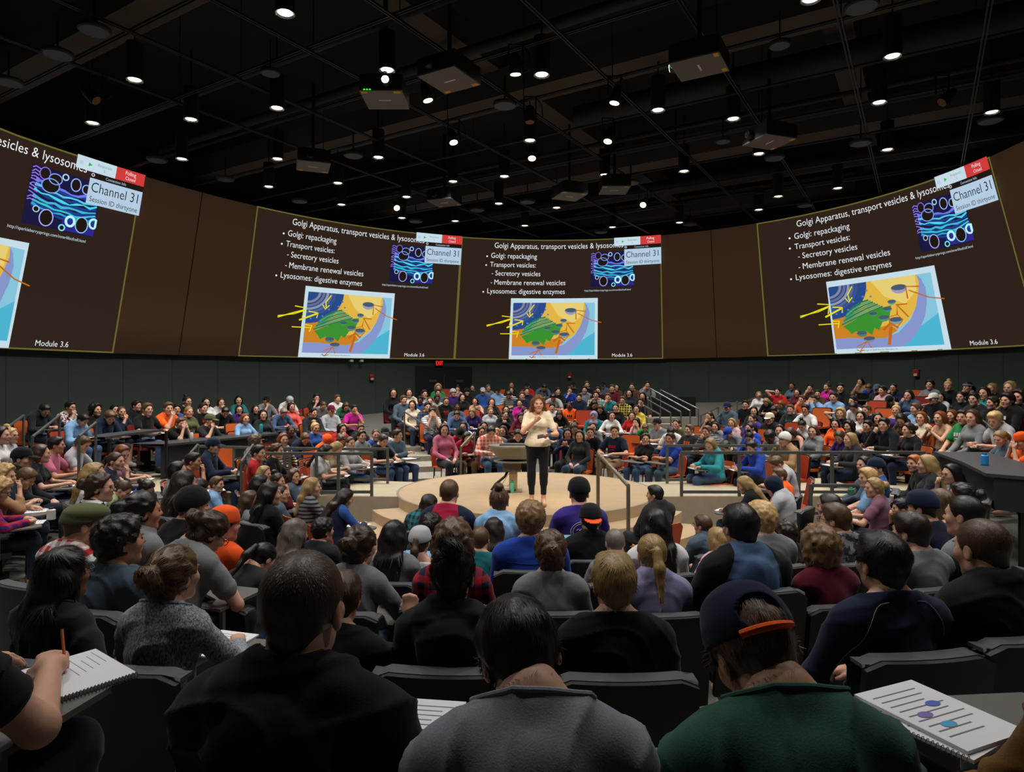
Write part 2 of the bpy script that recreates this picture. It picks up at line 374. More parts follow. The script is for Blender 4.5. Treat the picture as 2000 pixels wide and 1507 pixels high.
    stroke('yellow_arrow', 'f2e81f', [(.03, .47), (.1, .46), (.08, .37)], .004, 14); stroke('yellow_arrow', 'f2e81f', [(.27, .9), (.22, .8), (.23, .71)], .004, 13)
    stroke('yellow_arrow', 'f2e81f', [(.19, .76), (.22, .7), (.26, .76)], .004, 14)
    for pts, ww in (([(1.04, .6), (.92, .65), (.77, .76)], .0035), ([(.75, .66), (.75, .81), (.86, .79)], .004), ([(.73, .44), (.65, .6), (.64, .48)], .0045), ([(.64, .6), (.74, .6)], .004),
                    ([(.53, .1), (.57, .33)], .009), ([(.5, .3), (.57, .38), (.63, .31)], .007), ([(.56, .36), (.57, .46), (.64, .48), (.68, .41), (.63, .33), (.56, .36)], .003),
                    ([(.26, .03), (.33, .15)], .003), ([(.24, .1), (.34, .16), (.37, .07)], .0035), ([(.23, .06), (.26, .03), (.3, .05)], .003)):
        stroke('orange_arrow', 'c96a1c', pts, ww, 15)
    text('Copyright \u00a9 2010 Pearson Education, Inc.', .36, .50, .018, 'ink', 'picture_credit', .05)
    # glowing micrograph with neon outlines
    NU = lambda p, q: (.652 + .213 * p, .612 + .283 * q)
    neon = MB().poly([CN(*NU(0, 0), .022), CN(*NU(1, 0), .022), CN(*NU(1, 1), .022), CN(*NU(0, 1), .022)]).build('micrograph', emit('neon_ground', '1d1a44', .9), root)
    MB().poly([CN(*NU(p, q), .0235) for p, q in ((.5, .02), (1, .02), (1, .4), (.55, .35))]).build('violet_haze', emit('neon_violet', '2f2a8c', .9), neon)
    def ns(col, pts, wd, lay=1, st=1.0, name='glowing_outline'):
        stroke(name, col, [NU(*p) for p in pts], wd, lay, st, neon, True, CN)
    rr = random.Random(3)
    for k, (q, c_) in enumerate(((.78, '6d7ae8'), (.68, '5ac8e8'), (.6, '49d6e0'), (.5, '3fb6d6'), (.42, '37c8cc'), (.36, '2f9fd0'))):
        ns(c_, [(.08 + .9 * i / 9, q - .1 * math.sin(i / 9 * 2.6) + rr.uniform(-.025, .025)) for i in range(10)], [.002 + .006 * rr.random() for _ in range(10)], 1)
        ns('1b3f8c', [(.08 + .9 * i / 9, q - .035 - .1 * math.sin(i / 9 * 2.6) + rr.uniform(-.02, .02)) for i in range(10)], .006, 0)
    for (p, q, rx, ry, c_, ww) in ((.18, .9, .07, .1, '8a6fe0', .0022), (.28, .72, .12, .12, '7fa0f0', .0025), (.33, .85, .09, .09, '7fa0f0', .0025), (.62, .85, .07, .11, '9ab8ff', .0025), (.78, .82, .06, .08, '9ab8ff', .0025),
                               (.46, .93, .04, .05, 'a9d4ff', .003), (.3, .17, .09, .14, 'b8b0f4', .0024), (.8, .18, .09, .14, '8fc4f4', .0024), (.63, .2, .06, .085, 'b9f4ff', .006), (.97, .25, .06, .085, 'b9f4ff', .005),
                               (.53, .06, .04, .05, '7fe6f4', .003), (.15, .28, .04, .05, 'b8d0f4', .0022)):
        if ww < .004: pp_ = MB().poly([CN(*NU(min(p + rx * math.cos(a), 1), q + ry * math.sin(a)), .0285) for a in lins(0, 5.98, 20)]).build('dark_vesicle', E['dark'], neon)
        ns(c_, [(min(p + rx * math.cos(a), 1.0), q + ry * math.sin(a)) for a in lins(0, 6.283, 22)], ww, 4, 1.0)
    for k in range(11):
        q = .4 + .055 * k; ns('9a7ae8', [(.1 + .03 * rr.random(), q), (.05, q + .03), (.01, q + rr.uniform(-.02, .05))], .0025, 3)
    # polling toolbar and channel panel
    b1 = MB(); quad(b1, .768, .898, .935, 1, .095, 3); b1 = b1.build('polling_bar', E['pale'], root)
    flat([(.806, .957), (.806, .977), (.818, .967)], E['green'], 'play_mark', .099, b1)
    flat([(.776, .957), (.776, .975), (.788, .975), (.788, .957)], E['blue'], 'toolbar_mark', .099, b1)
    text('Responses', .835, .882, .97, 'grey', 'toolbar_text', .099); text('0', .857, .861, .948, 'grey', 'toolbar_text', .099)
    b2 = MB(); quad(b2, .898, 1, .935, 1, .095, 3); b2.build('closed_panel', E['red'], root)
    text('Polling', .93, .967, .972, 'white', 'panel_text', .099); text('Closed', .932, .967, .946, 'white', 'panel_text', .099)
    b3 = MB(); quad(b3, .82, 1, .905, .935, .095, 3); b3.build('info_bar', E['dark'], root)
    text('Connection Info', .868, .938, .913, 'blue', 'panel_text', .099)
    stroke('ring_mark', 'e8f0f4', [(.825 + .0045 * math.cos(a), .921 + .007 * math.sin(a)) for a in lins(0, 6.283, 12)], .0018, 50, .9, root, True)
    b4 = MB(); quad(b4, .818, 1, .775, .905, .095, 3); b4.build('channel_panel', E['blue'], root)
    text('Channel 31', .827, .987, .838, 'ink', 'channel_text', .099); text('Session ID thirtyone', .827, .99, .788, 'ink', 'session_text', .099)
#@@STAGE
# ------------------------------------------------------------------ stage, steps, walkways
ZS = .45
def disc(r, z0, z1, a0=0, a1=2 * math.pi, n=64, r_in=0.0):
    m = MB(); full = a1 - a0 > 6.28
    A = lins(a0, a1, n + 1)
    P = lambda r_, a, z: (AX + r_ * math.sin(a), AY + r_ * math.cos(a), z)
    for i in range(n):
        a, b = A[i], A[i + 1]
        m.poly([P(r, a, z0), P(r, b, z0), P(r, b, z1), P(r, a, z1)][::-1])
        if r_in: m.poly([P(r_in, a, z1), P(r, a, z1), P(r, b, z1), P(r_in, b, z1)][::-1])
    if not r_in: m.poly([P(r, a, z1) for a in A[:-1]][::-1])
    else:
        for a in (a0, a1): m.poly([P(r_in, a, z0), P(r, a, z0), P(r, a, z1), P(r_in, a, z1)])
    return m
stg = thing('round_stage', 'round pale stone stage lit warm in the middle of the hall', 'stage', (0, 0, 0))
disc(2.2, -.2, ZS).build('platform', stone, stg, smooth=False)
disc(2.2, ZS, ZS + .002, r_in=2.16).build('edge_nosing', mat('nosing', '7d7360', .6), stg)
disc(2.62, -.2, .29, math.pi - 1.15, math.pi + 1.2, 40, 2.18).build('step', stone, stg)
disc(3.05, -.2, .13, math.pi - 1.1, math.pi + 1.15, 40, 2.6).build('step', stone, stg)
disc(3.45, -.2, -.03, math.pi - 1.05, math.pi + 1.1, 40, 3.03).build('step', stone, stg)
stn = mat('raised_walkway_stone', 'a89c82', .7, 0, .12, 8, .12)
MB().poly([(-1.2, 10.72, ZS - .004), (-1.2, 12.15, ZS - .004), (-7.2, 13.4, ZS), (-7.2, 11.4, ZS), (-2.9, 10.72, ZS)][::-1]).poly([(-1.75, 10.72, -.25), (-1.75, 10.72, ZS), (-2.9, 10.72, ZS), (-2.9, 10.72, -.25)]).poly([(-2.9, 10.72, -.25), (-2.9, 10.72, ZS), (-7.2, 11.4, ZS), (-7.2, 11.4, -.25)]).build('walkway_floor', stn, kind='structure')
MB().poly([(1.6, 10.72, ZS - .004), (7.6, 10.72, ZS), (7.6, 13.0, ZS), (1.6, 12.15, ZS - .004)]).poly([(2.2, 10.72, -.25), (7.6, 10.72, -.25), (7.6, 10.72, ZS), (2.2, 10.72, ZS)]).build('walkway_floor', stn, kind='structure')

def railing(name, label, px, d, ytop, zb, group='frame railings along the walkways'):
    """framed railing: pixel columns of its posts, all standing at depth d (or per post), top rail at pixel row ytop"""
    ds = d if isinstance(d, list) else [d] * len(px)
    P = [at(x, ytop, q) for x, q in zip(px, ds)]
    t = thing(name, label, 'railing', (P[0].x, P[0].y, zb), 0, group); inv = Matrix.Translation(-Vector((P[0].x, P[0].y, zb)))
    ht = ZC - (ytop - YH) * ds[0] / F
    for p in P: MB().box(p.x - .022, p.x + .022, p.y - .022, p.y + .022, zb, ht, inv).build('post', rail_paint, t)
    for z, nm in ((ht - .02, 'top_rail'), (zb + .07, 'bottom_rail')):
        m = MB()
        for i in range(len(P) - 1): m.bar(inv @ Vector((P[i].x, P[i].y, z)), inv @ Vector((P[i + 1].x, P[i + 1].y, z)), .05, .045)
        m.build(nm, rail_paint, t)
    return t
railing('walkway_railing', 'front frame railing on the walkway right of the stage', [1331, 1444, 1560, 1625, 1700, 1804], 10.75, 881, ZS)
railing('walkway_railing', 'rear frame railing on the walkway right of the stage', [1303, 1402, 1520], 12.1, 868, ZS)
railing('walkway_railing', 'front frame railing on the walkway left of the stage', [512, 618, 661, 726], 10.75, 883, ZS)
railing('walkway_railing', 'long rear frame railing on the walkway left of the stage', [386, 457, 556, 566, 661, 757], [12.6, 12.4, 12.25, 12.2, 12.1, 12.1], 869, ZS)
railing('walkway_railing', 'low frame railing beside the right-hand pit seats', [1583, 1700], 9.8, 945, .3)

def handrail(label, pts, posts, r=.022, m=steel, group='sloping metal handrails'):
    """pts: [(px,py,d)..] of the rail; posts: [(px,py,d, z foot)]"""
    P = [at(*p) for p in pts]; o = P[0].copy(); o.z = min(q[3] for q in posts) if posts else P[0].z
    t = thing('handrail', label, 'handrail', o, 0, group); inv = -o
    MB().tube([p + inv for p in P], r, 10).build('rail', m, t, smooth=True)
    for (px, py, d, zf) in posts:
        p = at(px, py, d); MB().tube([(p.x - o.x, p.y - o.y, zf - o.z), (p.x - o.x, p.y - o.y, p.z - o.z)], r * .95, 10).build('post', rail_paint if m is steel else m, t, smooth=True)
handrail('metal handrail beside the curved front steps of the stage', [(1168, 885, 9.6), (1227, 948, 8.75)], [(1168, 885, 9.6, ZS), (1227, 948, 8.75, .15)], .028, mat('warm_steel', '8f8470', .4, .7))
handrail('short metal handrail at the rear steps of the stage', [(900, 873, 13.5), (926, 845, 14.4)], [(900, 873, 13.5, .1), (926, 845, 14.4, 0)], .025, mat('warm_steel', '8f8470', .4, .7))
ft = lambda px, py, d: (lambda p: ztier(p.x, p.y))(at(px, py, d))
def hr(label, pts, n=None): handrail(label, pts, [(p[0], p[1], p[2], ft(*p)) for p in pts], .02)
hr('lowest stair handrail at the left edge of the left seating', [(0, 845, 9.6), (46, 811, 11.0)])
hr('stair handrail in front of the person in the floral shirt', [(63, 853, 9.4), (116, 811, 10.8)])
hr('stair handrail in front of the pale blue hoodie', [(154, 852, 9.3), (187, 825, 10.2)])
hr('stair handrail at the end of the curved desk', [(356, 903, 10.0), (386, 868, 11.4)])
hr('stair handrail rising beside the left walkway railing', [(471, 902, 9.8), (494, 868, 11.0)])
hr('handrail along the stepped aisle below the exit doors', [(848, 841, 15.2), (790, 804, 17.8)])
for i, (a, b, w_) in enumerate((((1290, 761), (1364, 798), 'topmost'), ((1271, 759), (1348, 802), 'second'), ((1272, 773), (1330, 804), 'third'), ((1266, 781), (1310, 806), 'fourth'), ((1260, 793), (1289, 809), 'lowest'))):
    da = 19.8 - .35 * i
    handrail(w_ + ' sloping handrail over the stair opening behind the stage', [(*a, da), (*b, da - 1.2)], [(a[0], a[1], da, ft(*a, da)), (b[0], b[1], da - 1.2, ft(*b, da - 1.2))], .02)
hr('lower stair handrail beside the dark cap in the right seating', [(1369, 811, 17.6), (1403, 795, 18.6)])
hr('middle stair handrail climbing the right seating aisle', [(1396, 818, 17.0), (1440, 784, 18.8)])
hr('upper stair handrail climbing the right seating aisle', [(1440, 790, 17.6), (1511, 763, 19.8)])
hr('handrail above the blonde person at the dark desk', [(1916, 818, 11.6), (1948, 845, 10.8)])
# concrete steps of the aisle below the exit doors and of the stair opening
for i in range(7):
    f = i / 6; p = at(832 - 100 * f, 905 - 70 * f, 14.9 + 6.0 * f); z = .14 + .13 * i
    MB().box(-.95, .55, -.1, 1.05, -.6, 0, None).build('stair_step', concrete, None, Matrix.Translation((p.x, p.y, z)) @ Matrix.Rotation(.28, 4, 'Z'), kind='structure')
op = thing('stair_opening', 'black rectangular stair opening in the wall behind the sloping handrails', 'opening', at(1330, 830, 20.2))
m = MB(); a_, b_ = at(1272, 778, 20.4), at(1365, 778, 20.0)
m.box(0, b_.x - a_.x, -.05, .6, .25, .85); m.build('dark_recess', mat('recess_black', '07080a', .9), op, Matrix.Translation((a_.x - op.location.x, a_.y - op.location.y, 0)))
m = MB(); m.box(0, b_.x - a_.x, -.35, -.05, -.9, .25); m.build('concrete_parapet', concrete, op, Matrix.Translation((a_.x - op.location.x, a_.y - op.location.y, 0)))
for i in range(3):
    MB().box(-.2, .7 - .05 * i, -.3, 0, 0, .16).build('stair_step', concrete, None, Matrix.Translation(at(1276, 850 - 12 * i, 17.6 + .4 * i)), kind='structure')
# doors, sign, alarms
def on_wall(px, py):
    """point of the lower wall behind a pixel"""
    lo, hi = 5, 40
    for _ in range(40):
        d = (lo + hi) / 2; p = at(px, py, d); t = math.atan2(p.x - SX, p.y - SY)
        if math.hypot(p.x - SX, p.y - SY) < rwall(t): lo = d
        else: hi = d
    p = at(px, py, lo); t = math.atan2(p.x - SX, p.y - SY); return p, t, Matrix.Translation(p) @ Matrix.Rotation(math.pi - t, 4, 'Z') @ Matrix.Rotation(math.pi, 4, 'Z')
p, t, M = on_wall(866, 770)
dm = MB(); dm.box(-.98, .98, -.1, .02, -1.2, .96)
dr = dm.build('door_1', mat('black_door', '0c0d0e', .6), None, M, kind='structure')
MB().box(-.012, .012, -.115, -.1, -1.2, .7).build('meeting_stile', mat('door_gap_metal', '33373a', .5), dr)
for x in (-.52, .42): MB().box(x, x + .26, -.118, -.1, .42, .5).build('door_plate', mat('door_plate', '3d4043', .5), dr)
p, t, M = on_wall(856, 709)
ex = thing('exit_sign', 'small glowing red EXIT sign above the black double doors', 'sign', (0, 0, 0)); ex.matrix_world = M
MB().box(-.14, .14, -.16, -.1, -.09, .09).build('sign_box', mat('sign_box', '160808', .6), ex)
V, P_ = text_geo('EXIT'); m = MB(); m.v = [((v[0] - 1.05) * .12, -.165, (v[1] - .35) * .2) for v in V]; m.f = list(P_); m.build('sign_letters', emit('exit_red', 'ff2a1c', 2.2), ex)
for px, py, l in ((725, 737, 'red alarm strobe on the dark wall above the left tiers'), (1112, 733, 'red alarm strobe on the dark wall behind the stage'), (1791, 728, 'red alarm strobe on the dark wall above the right tiers')):
    p, t, M = on_wall(px, py); a = thing('alarm_strobe', l, 'alarm', group='wall alarm strobes'); a.matrix_world = M
    MB().box(-.07, .07, -.08, 0, -.09, .09).build('alarm_body', mat('alarm_red', 'a3201c', .4), a, bevel=.01)
    MB().box(-.045, .045, -.1, -.08, -.085, -.02).build('strobe_lens', mat('strobe_lens', 'c9c4bd', .2), a, bevel=.008)
p, t, M = on_wall(725, 824)
a = thing('step_light', 'small white step light low on the wall beside the exit aisle', 'light'); a.matrix_world = M
MB().box(-.06, .06, -.06, 0, -.035, .035).build('light_lens', emit('step_light', 'f4f2ea', 1.5), a)
for px, l in ((683, 'left one of two small wall cameras under the screen edge'), (703, 'right one of two small wall cameras under the screen edge')):
    p, t, M = on_wall(px, 705); a = thing('wall_camera', l, 'camera', group='wall cameras'); a.matrix_world = M
    MB().box(-.05, .05, -.2, 0, -.03, .04).build('camera_body', mat('camera_body', 'b9b9b6', .5), a, bevel=.01); MB().box(-.02, .02, -.04, 0, .04, .16).build('bracket', black_metal, a)

# ------------------------------------------------------------------ lectern on the stage
lp = at(992, 958, 11.25); L_ = thing('lectern', 'round topped grey lectern on one column behind the lecturer', 'lectern', (lp.x, lp.y, ZS))
lect = mat('lectern_grey', '7f7a6c', .5)
m = MB(); el = lambda rx, ry, z, n=28: [(rx * math.cos(a) + .12, ry * math.sin(a), z) for a in lins(0, 2 * math.pi * (1 - 1 / n), n)]
def loft(m, rings):
    b = len(m.v); n = len(rings[0])
    for r in rings: m.v += r
    for i in range(len(rings) - 1):
        for k in range(n): m.f.append((b + i * n + k, b + i * n + (k + 1) % n, b + (i + 1) * n + (k + 1) % n, b + (i + 1) * n + k))
    m.f.append(tuple(b + k for k in range(n))[::-1]); m.f.append(tuple(b + (len(rings) - 1) * n + k for k in range(n))); return m
loft(MB(), [el(.30, .22, .56), el(.42, .30, .72), el(.46, .34, .755), el(.46, .34, .78)]).build('desk_top', lect, L_, smooth=True)
MB().box(-.14, .36, -.16, .14, .781, .787).build('control_screen', mat('control_screen', '2c2d2e', .3), L_)
loft(MB(), [el(.36, .27, .50), el(.36, .27, .52)]).build('shelf', lect, L_, smooth=True)
MB().box(-.08, .22, -.12, .12, .34, .52).build('equipment_box', mat('lectern_dark', '55524a', .5), L_, bevel=.01)
MB().box(.02, .16, -.07, .07, 0, .36).build('column', stone, L_, bevel=.01)
MB().box(-.05, .24, -.16, .16, 0, .02).build('base_plate', lect, L_)
cb = MB().tube([(0 + lp.x, lp.y, ZS + .34), (lp.x - .05, lp.y - .02, ZS + .25), (lp.x - .2, lp.y - .1, ZS + .14), (lp.x - .27, lp.y - .15, ZS + .05), (lp.x - .2, lp.y - .2, ZS + .025), (lp.x + .0, lp.y - .2, ZS + .025), (lp.x + .12, lp.y - .1, ZS + .03)], .022, 10)
cb.build('cable_hose', black_plastic, smooth=True, label='thick black cable hose looping from the lectern to the stage floor', category='cable')
MB().tube([(lp.x + .02, lp.y, ZS + .3), (lp.x - .1, lp.y - .06, ZS + .12), (lp.x, lp.y - .1, ZS + .1), (lp.x + .08, lp.y - .08, ZS + .2)], .004, 6).build('thin_cable', black_plastic, smooth=True, label='thin dark wire hanging in a loop under the lectern', category='cable')
bt = thing('mint_bottle', 'mint green bottle standing at the foot of the lectern', 'bottle', (lp.x + .07, lp.y - .16, ZS))
MB().lathe([(.034, 0), (.036, .01), (.036, .15), (.03, .165)], 16).build('bottle_body', mat('mint', '5fb894', .4), bt, smooth=True); MB().lathe([(.028, .163), (.028, .19)], 14).build('bottle_lid', mat('mint_lid', '3f9a78', .5), bt, smooth=True)

# ------------------------------------------------------------------ curved desks
def desk(label, front, depth, zt, zf, panel=True, zp=None):
    """front: list of (px, py, d) along the visible front edge"""
    P = [at(*p) for p in front]; o = Vector((P[0].x, P[0].y, zf)); t = thing('curved_desk', label, 'desk', o)
    m = MB(); pn = MB(); n = len(P)
    for i in range(n - 1):
        def back(q):
            v = Vector((q.x - AX, q.y - AY, 0)).normalized() * depth; return q + v
        a, b = P[i], P[i + 1]; A_, B_ = back(a), back(b)
        f = lambda q, z: (q.x - o.x, q.y - o.y, z - o.z)
        m.poly([f(a, zt), f(b, zt), f(B_, zt), f(A_, zt)]).poly([f(a, zt - .04), f(b, zt - .04), f(b, zt), f(a, zt)])
        m.poly([f(a, zt - .04), f(A_, zt - .04), f(B_, zt - .04), f(b, zt - .04)])
        k = lambda q: q + (back(q) - q) * .1
        zp = zf if zp is None else zp; pn.poly([f(k(a), zp), f(k(b), zp), f(k(b), zt - .04), f(k(a), zt - .04)])
    m.build('desk_top', desk_grey, t)
    if panel: pn.build('front_panel', mat('desk_panel', '232426', .6), t)
    for q in (P[0], P[-1]): MB().box(q.x - o.x - .02, q.x - o.x + .02, q.y - o.y + .1, q.y - o.y + .14, 0, zt - zf - .04).build('end_leg', black_metal, t)
    return t
def flat_d(px, py, z): return (px, py, (ZC - z) * F / (py - YH))
desk('long curved dark desk in the left seating behind the walkway railing', [flat_d(320, 867, 1.12), flat_d(380, 862, 1.12), flat_d(450, 855, 1.12), flat_d(544, 845, 1.12)], .7, 1.12, .3)
desk('narrow grey desk in front of the two people in navy', [flat_d(205, 853, 1.42), flat_d(250, 846, 1.42), flat_d(318, 838, 1.42)], .4, 1.42, .6, False)
desk('broad dark desk curving round the right-hand front corner', [flat_d(1823, 881, 1.22), flat_d(1879, 901, 1.22), flat_d(1926, 924, 1.22), flat_d(2010, 931, 1.22)], .75, 1.22, .0, True, .80)
#@@CEIL
# ------------------------------------------------------------------ ceiling rails, beams, lamps, projectors
HG = 4.75; ca, sa = .85, .527
def grid_xy(s, t): return (ca * s + sa * t, -sa * s + ca * t)      # s across, t along the rails
for k in range(-4, 9):
    s = -4.25 + 1.65 * k
    m = MB(); a, b = grid_xy(s, -4), grid_xy(s, 26)
    for o_ in (-.022, .022): m.bar((a[0] + ca * o_, a[1] - sa * o_, ZC + HG), (b[0] + ca * o_, b[1] - sa * o_, ZC + HG), .02, .03)
    for t in (2.0, 6.7, 9.9, 13.1, 17.9): q = grid_xy(s, t); m.bar((q[0], q[1], ZC + HG), (q[0], q[1], ZC + 6.9), .014)
    m.build('ceiling_beam', strut_paint, kind='structure')
for k in range(-3, 11):
    t = 5.0 + 1.6 * k
    m = MB(); a, b = grid_xy(-17, t), grid_xy(13, t)
    for o_ in (-.022, .022): m.bar((a[0] + sa * o_, a[1] + ca * o_, ZC + HG + .04), (b[0] + sa * o_, b[1] + ca * o_, ZC + HG + .04), .02, .03)
    m.build('ceiling_beam', strut_paint, kind='structure')
for t, wd, z in ((5.35, .55, .75), (10.6, .6, .75), (15.8, .6, .8), (21, .6, .8)):
    a, b = grid_xy(-17, t), grid_xy(14, t); MB().bar((a[0], a[1], ZC + HG + z), (b[0], b[1], ZC + HG + z), wd, .5).build('ceiling_beam', beam_paint, kind='structure')
for s, wd, z in ((-6.9, .5, 1.2), (-1.2, .45, 1.2), (4.6, .5, 1.2), (9.6, .6, 1.2)):
    a, b = grid_xy(s, -4), grid_xy(s, 26); MB().bar((a[0], a[1], ZC + HG + z), (b[0], b[1], ZC + HG + z), wd, .45).build('ceiling_beam', beam_paint, kind='structure')
for i, (t, z, r, s0, s1) in enumerate(((3.1, .5, .03, -16, 12), (7.1, .35, .06, -16, 12), (8.4, .3, .05, -3, 12), (9.0, .7, .09, -16, 12), (12.2, .6, .22, -6, 12), (13.2, .35, .05, -16, 12), (14.6, .6, .06, -16, 12), (17.6, .5, .2, -12, 12), (18.9, .4, .05, -12, 12), (6.0, .25, .03, -3, 6))):
    a, b = grid_xy(s0, t), grid_xy(s1, t)
    MB().tube([(a[0], a[1], ZC + HG + z), (b[0], b[1], ZC + HG + z)], r, 14).build('ceiling_pipe', mat('duct_paint', '202122', .75), smooth=True, label=['thin conduit nearest the eye', 'pipe beside the first ceiling beam', 'short pipe above the middle projectors', 'thick conduit before the second ceiling beam', 'fat air duct past the second ceiling beam', 'pipe past the fat air duct', 'pipe before the third ceiling beam', 'far fat air duct past the third ceiling beam', 'thin pipe over the far screens', 'short thin conduit over the stage'][i] + ' under the black ceiling', category='pipe')
# dark rectangular duct panels seen between the beams
for i, (s, t, ls, lt, l) in enumerate(((3.2, 13.0, 2.2, 1.6, 'dark flat panel hung above the rails beside the rear projector'), (5.2, 17.3, 2.4, 1.0, 'dark flat panel hung above the rails near the far screens'), (2.6, 9.2, 1.4, 1.2, 'dark flat panel hung above the stage rails'))):
    a = grid_xy(s, t); MB().box(-ls / 2, ls / 2, -lt / 2, lt / 2, 0, .3).build('ceiling_panel', mat('panel_paint', '2a2a2b', .9), None, Matrix.Translation((a[0], a[1], ZC + HG + .75)) @ Matrix.Rotation(-math.atan2(sa, ca), 4, 'Z'), label=l, category='panel')

lens_on = emit('lamp_lens', 'fff4e6', 2.6); lens_rim = mat('lamp_reflector', 'c9c9c6', .25, .9)
lens_warm = emit('spot_lens_warm', 'ffdcae', 4.0); lens_off = mat('lamp_off', '6a5232', .3, .3)
can_mesh = MB().lathe([(.115, .02), (.118, 0), (.118, .55), (.02, .56)], 24, None, False).lathe([(.012, .56), (.012, 1.2)], 8)
can_me = can_mesh.mesh('can', True)
ring_me = MB().lathe([(.117, 0), (.10, .03), (.07, .05)], 24, None, False).mesh('ring', True)
lens_me = MB().lathe([(.088, .0), (.075, .012)], 20).mesh('lens', True)
def region(px, py):
    col = 'far left' if px < 300 else 'left' if px < 650 else 'left of centre' if px < 900 else 'centre' if px < 1130 else 'right of centre' if px < 1400 else 'right' if px < 1680 else 'far right'
    return col
def spot(parent, pw, col, ang, blend=.6, rot=None, size=.1, loc=(0, 0, -.03)):
    ld = bpy.data.lights.new('lamp_light', 'SPOT'); ld.energy = pw; ld.color = col; ld.spot_size = R(ang); ld.spot_blend = blend; ld.shadow_soft_size = size
    o = bpy.data.objects.new('lamp_light', ld); C.objects.link(o); o.parent = parent; o.location = loc
    if rot is not None: o.rotation_euler = rot
    return o
cans = [(557, 27), (263, 157), (541, 212), (373, 234), (181, 241), (756, 138), (1058, 147), (355, 311), (542, 311), (739, 308), (1285, 216), (1432, 233), (1035, 275), (1584, 0), (1743, 111), (1717, 201), (1937, 220), (1482, 301), (1733, 293),
        (525, 365), (660, 358), (667, 400), (794, 385), (885, 355), (985, 345), (974, 398), (785, 426), (889, 432), (1025, 441), (1196, 444), (1327, 435), (1482, 410), (1636, 368), (1520, 384), (1336, 335), (1087, 406), (1181, 342)]
ordinal = {}
for i, (px, py) in enumerate(cans):
    hz = 4.45; d = F * hz / (YH - py); p = at(px, py, d)
    row = 'near' if py < 120 else 'second row' if py < 200 else 'third row' if py < 260 else 'fourth row' if py < 325 else 'fifth row' if py < 380 else 'far row'
    k = (row, region(px, py)); ordinal[k] = ordinal.get(k, 0) + 1
    nth = ['', 'first ', 'second ', 'third ', 'fourth '][ordinal[k]]
    near = min((math.hypot(px - q[0], py - q[1]), q) for j, q in enumerate(cans) if j != i)[1]
    side = ('right' if px > near[0] else 'left') + (' and above' if py < near[1] - 12 else ' and below' if py > near[1] + 12 else '')
    t = thing('can_downlight', f'{nth}black can downlight, {row} of lamps, {k[1]} of the ceiling', 'ceiling light', p, 0, 'black can downlights')
    link('can_body', can_me, t, None, [black_metal]); link('reflector_ring', ring_me, t, Matrix.Translation((0, 0, -.002)), [lens_rim]); link('lens', lens_me, t, Matrix.Translation((0, 0, .012)), [lens_on])
    spot(t, CAN_W * (.3 if math.hypot(p.x - AX, p.y - AY) < 4.2 else 1), (1, .95, .89), 115, .8)      # the lamps round the stage are dimmed
for i, (x, y) in enumerate([(x, y) for y in (3.3, 5.0, 6.7) for x in (-6.0, -3.0, 0, 3.0, 6.0)]):
    t = thing('can_downlight', f"black can downlight over the near seats, {('first', 'second', 'third')[i // 5]} line, {('far left', 'left', 'middle', 'right', 'far right')[i % 5]}", 'ceiling light', (x, y, ZC + 4.45), 0, 'black can downlights')
    link('can_body', can_me, t, None, [black_metal]); link('reflector_ring', ring_me, t, Matrix.Translation((0, 0, -.002)), [lens_rim]); link('lens', lens_me, t, Matrix.Translation((0, 0, .012)), [lens_on])
    spot(t, NEAR_W, (1, .96, .92), 115, .8)
# warm theatre spots aimed at the stage, hung from the rails
sp_me = MB().lathe([(.085, 0), (.095, .03), (.075, .2), (.05, .27), (.01, .3)], 18, None, False).mesh('spot', True)
arm_me = MB().bar((-.1, 0, .12), (-.1, 0, .42), .02).bar((.1, 0, .12), (.1, 0, .42), .02).bar((-.11, 0, .42), (.11, 0, .42), .02).mesh('yoke')
warm = [(836, 196, 'beside the projector nearest the left of centre'), (886, 278, 'below the tilted projector'), (1007, 145, 'left of the pair over the middle'), (1200, 201, 'under the long beam right of centre'), (1187, 276, 'third along, right of centre'), (1039, 309, 'lowest over the middle'),
        (775, 406, 'small and far above the second slide'), (1256, 400, 'small and far above the blank screen'), (188, 196, 'dim at the far left'), (1840, 200, 'dim at the far right'), (1035, 238, 'unlit, above the lowest middle spot')]
for i, (px, py, l) in enumerate(warm):
    d = F * 4.35 / (YH - py); p = at(px, py, d)
    t = thing('stage_spotlight', ('warm glowing stage spotlight, ' if i < 8 else 'black stage spotlight, ') + l, 'spotlight', p, 0, 'stage spotlights')
    aim = (Vector((AX + .1, AY - .9, ZS)) - p).normalized(); q = (-aim).to_track_quat('Z', 'Y').to_matrix().to_4x4()
    link('spot_body', sp_me, t, q, [black_metal]); link('yoke', arm_me, t, None, [black_metal])
    MB().lathe([(.075, .004), (.075, .012)], 16).build('lens', lens_warm if i < 8 else lens_off, t, q @ Matrix.Translation((0, 0, -.012)), smooth=True)
    MB().tube([(.1, 0, .42), (.2, .05, .3), (.22, .05, .1), (.12, .08, .05), (.06, .1, .3)], .008, 6).build('power_cable', black_metal, t, smooth=True)
    if i < 6:
        o = spot(t, STAGE_W, (1, .76, .5), 19, 1.0, None, .06, aim * .06); o.rotation_euler = (-aim).to_track_quat('Z', 'Y').to_euler()
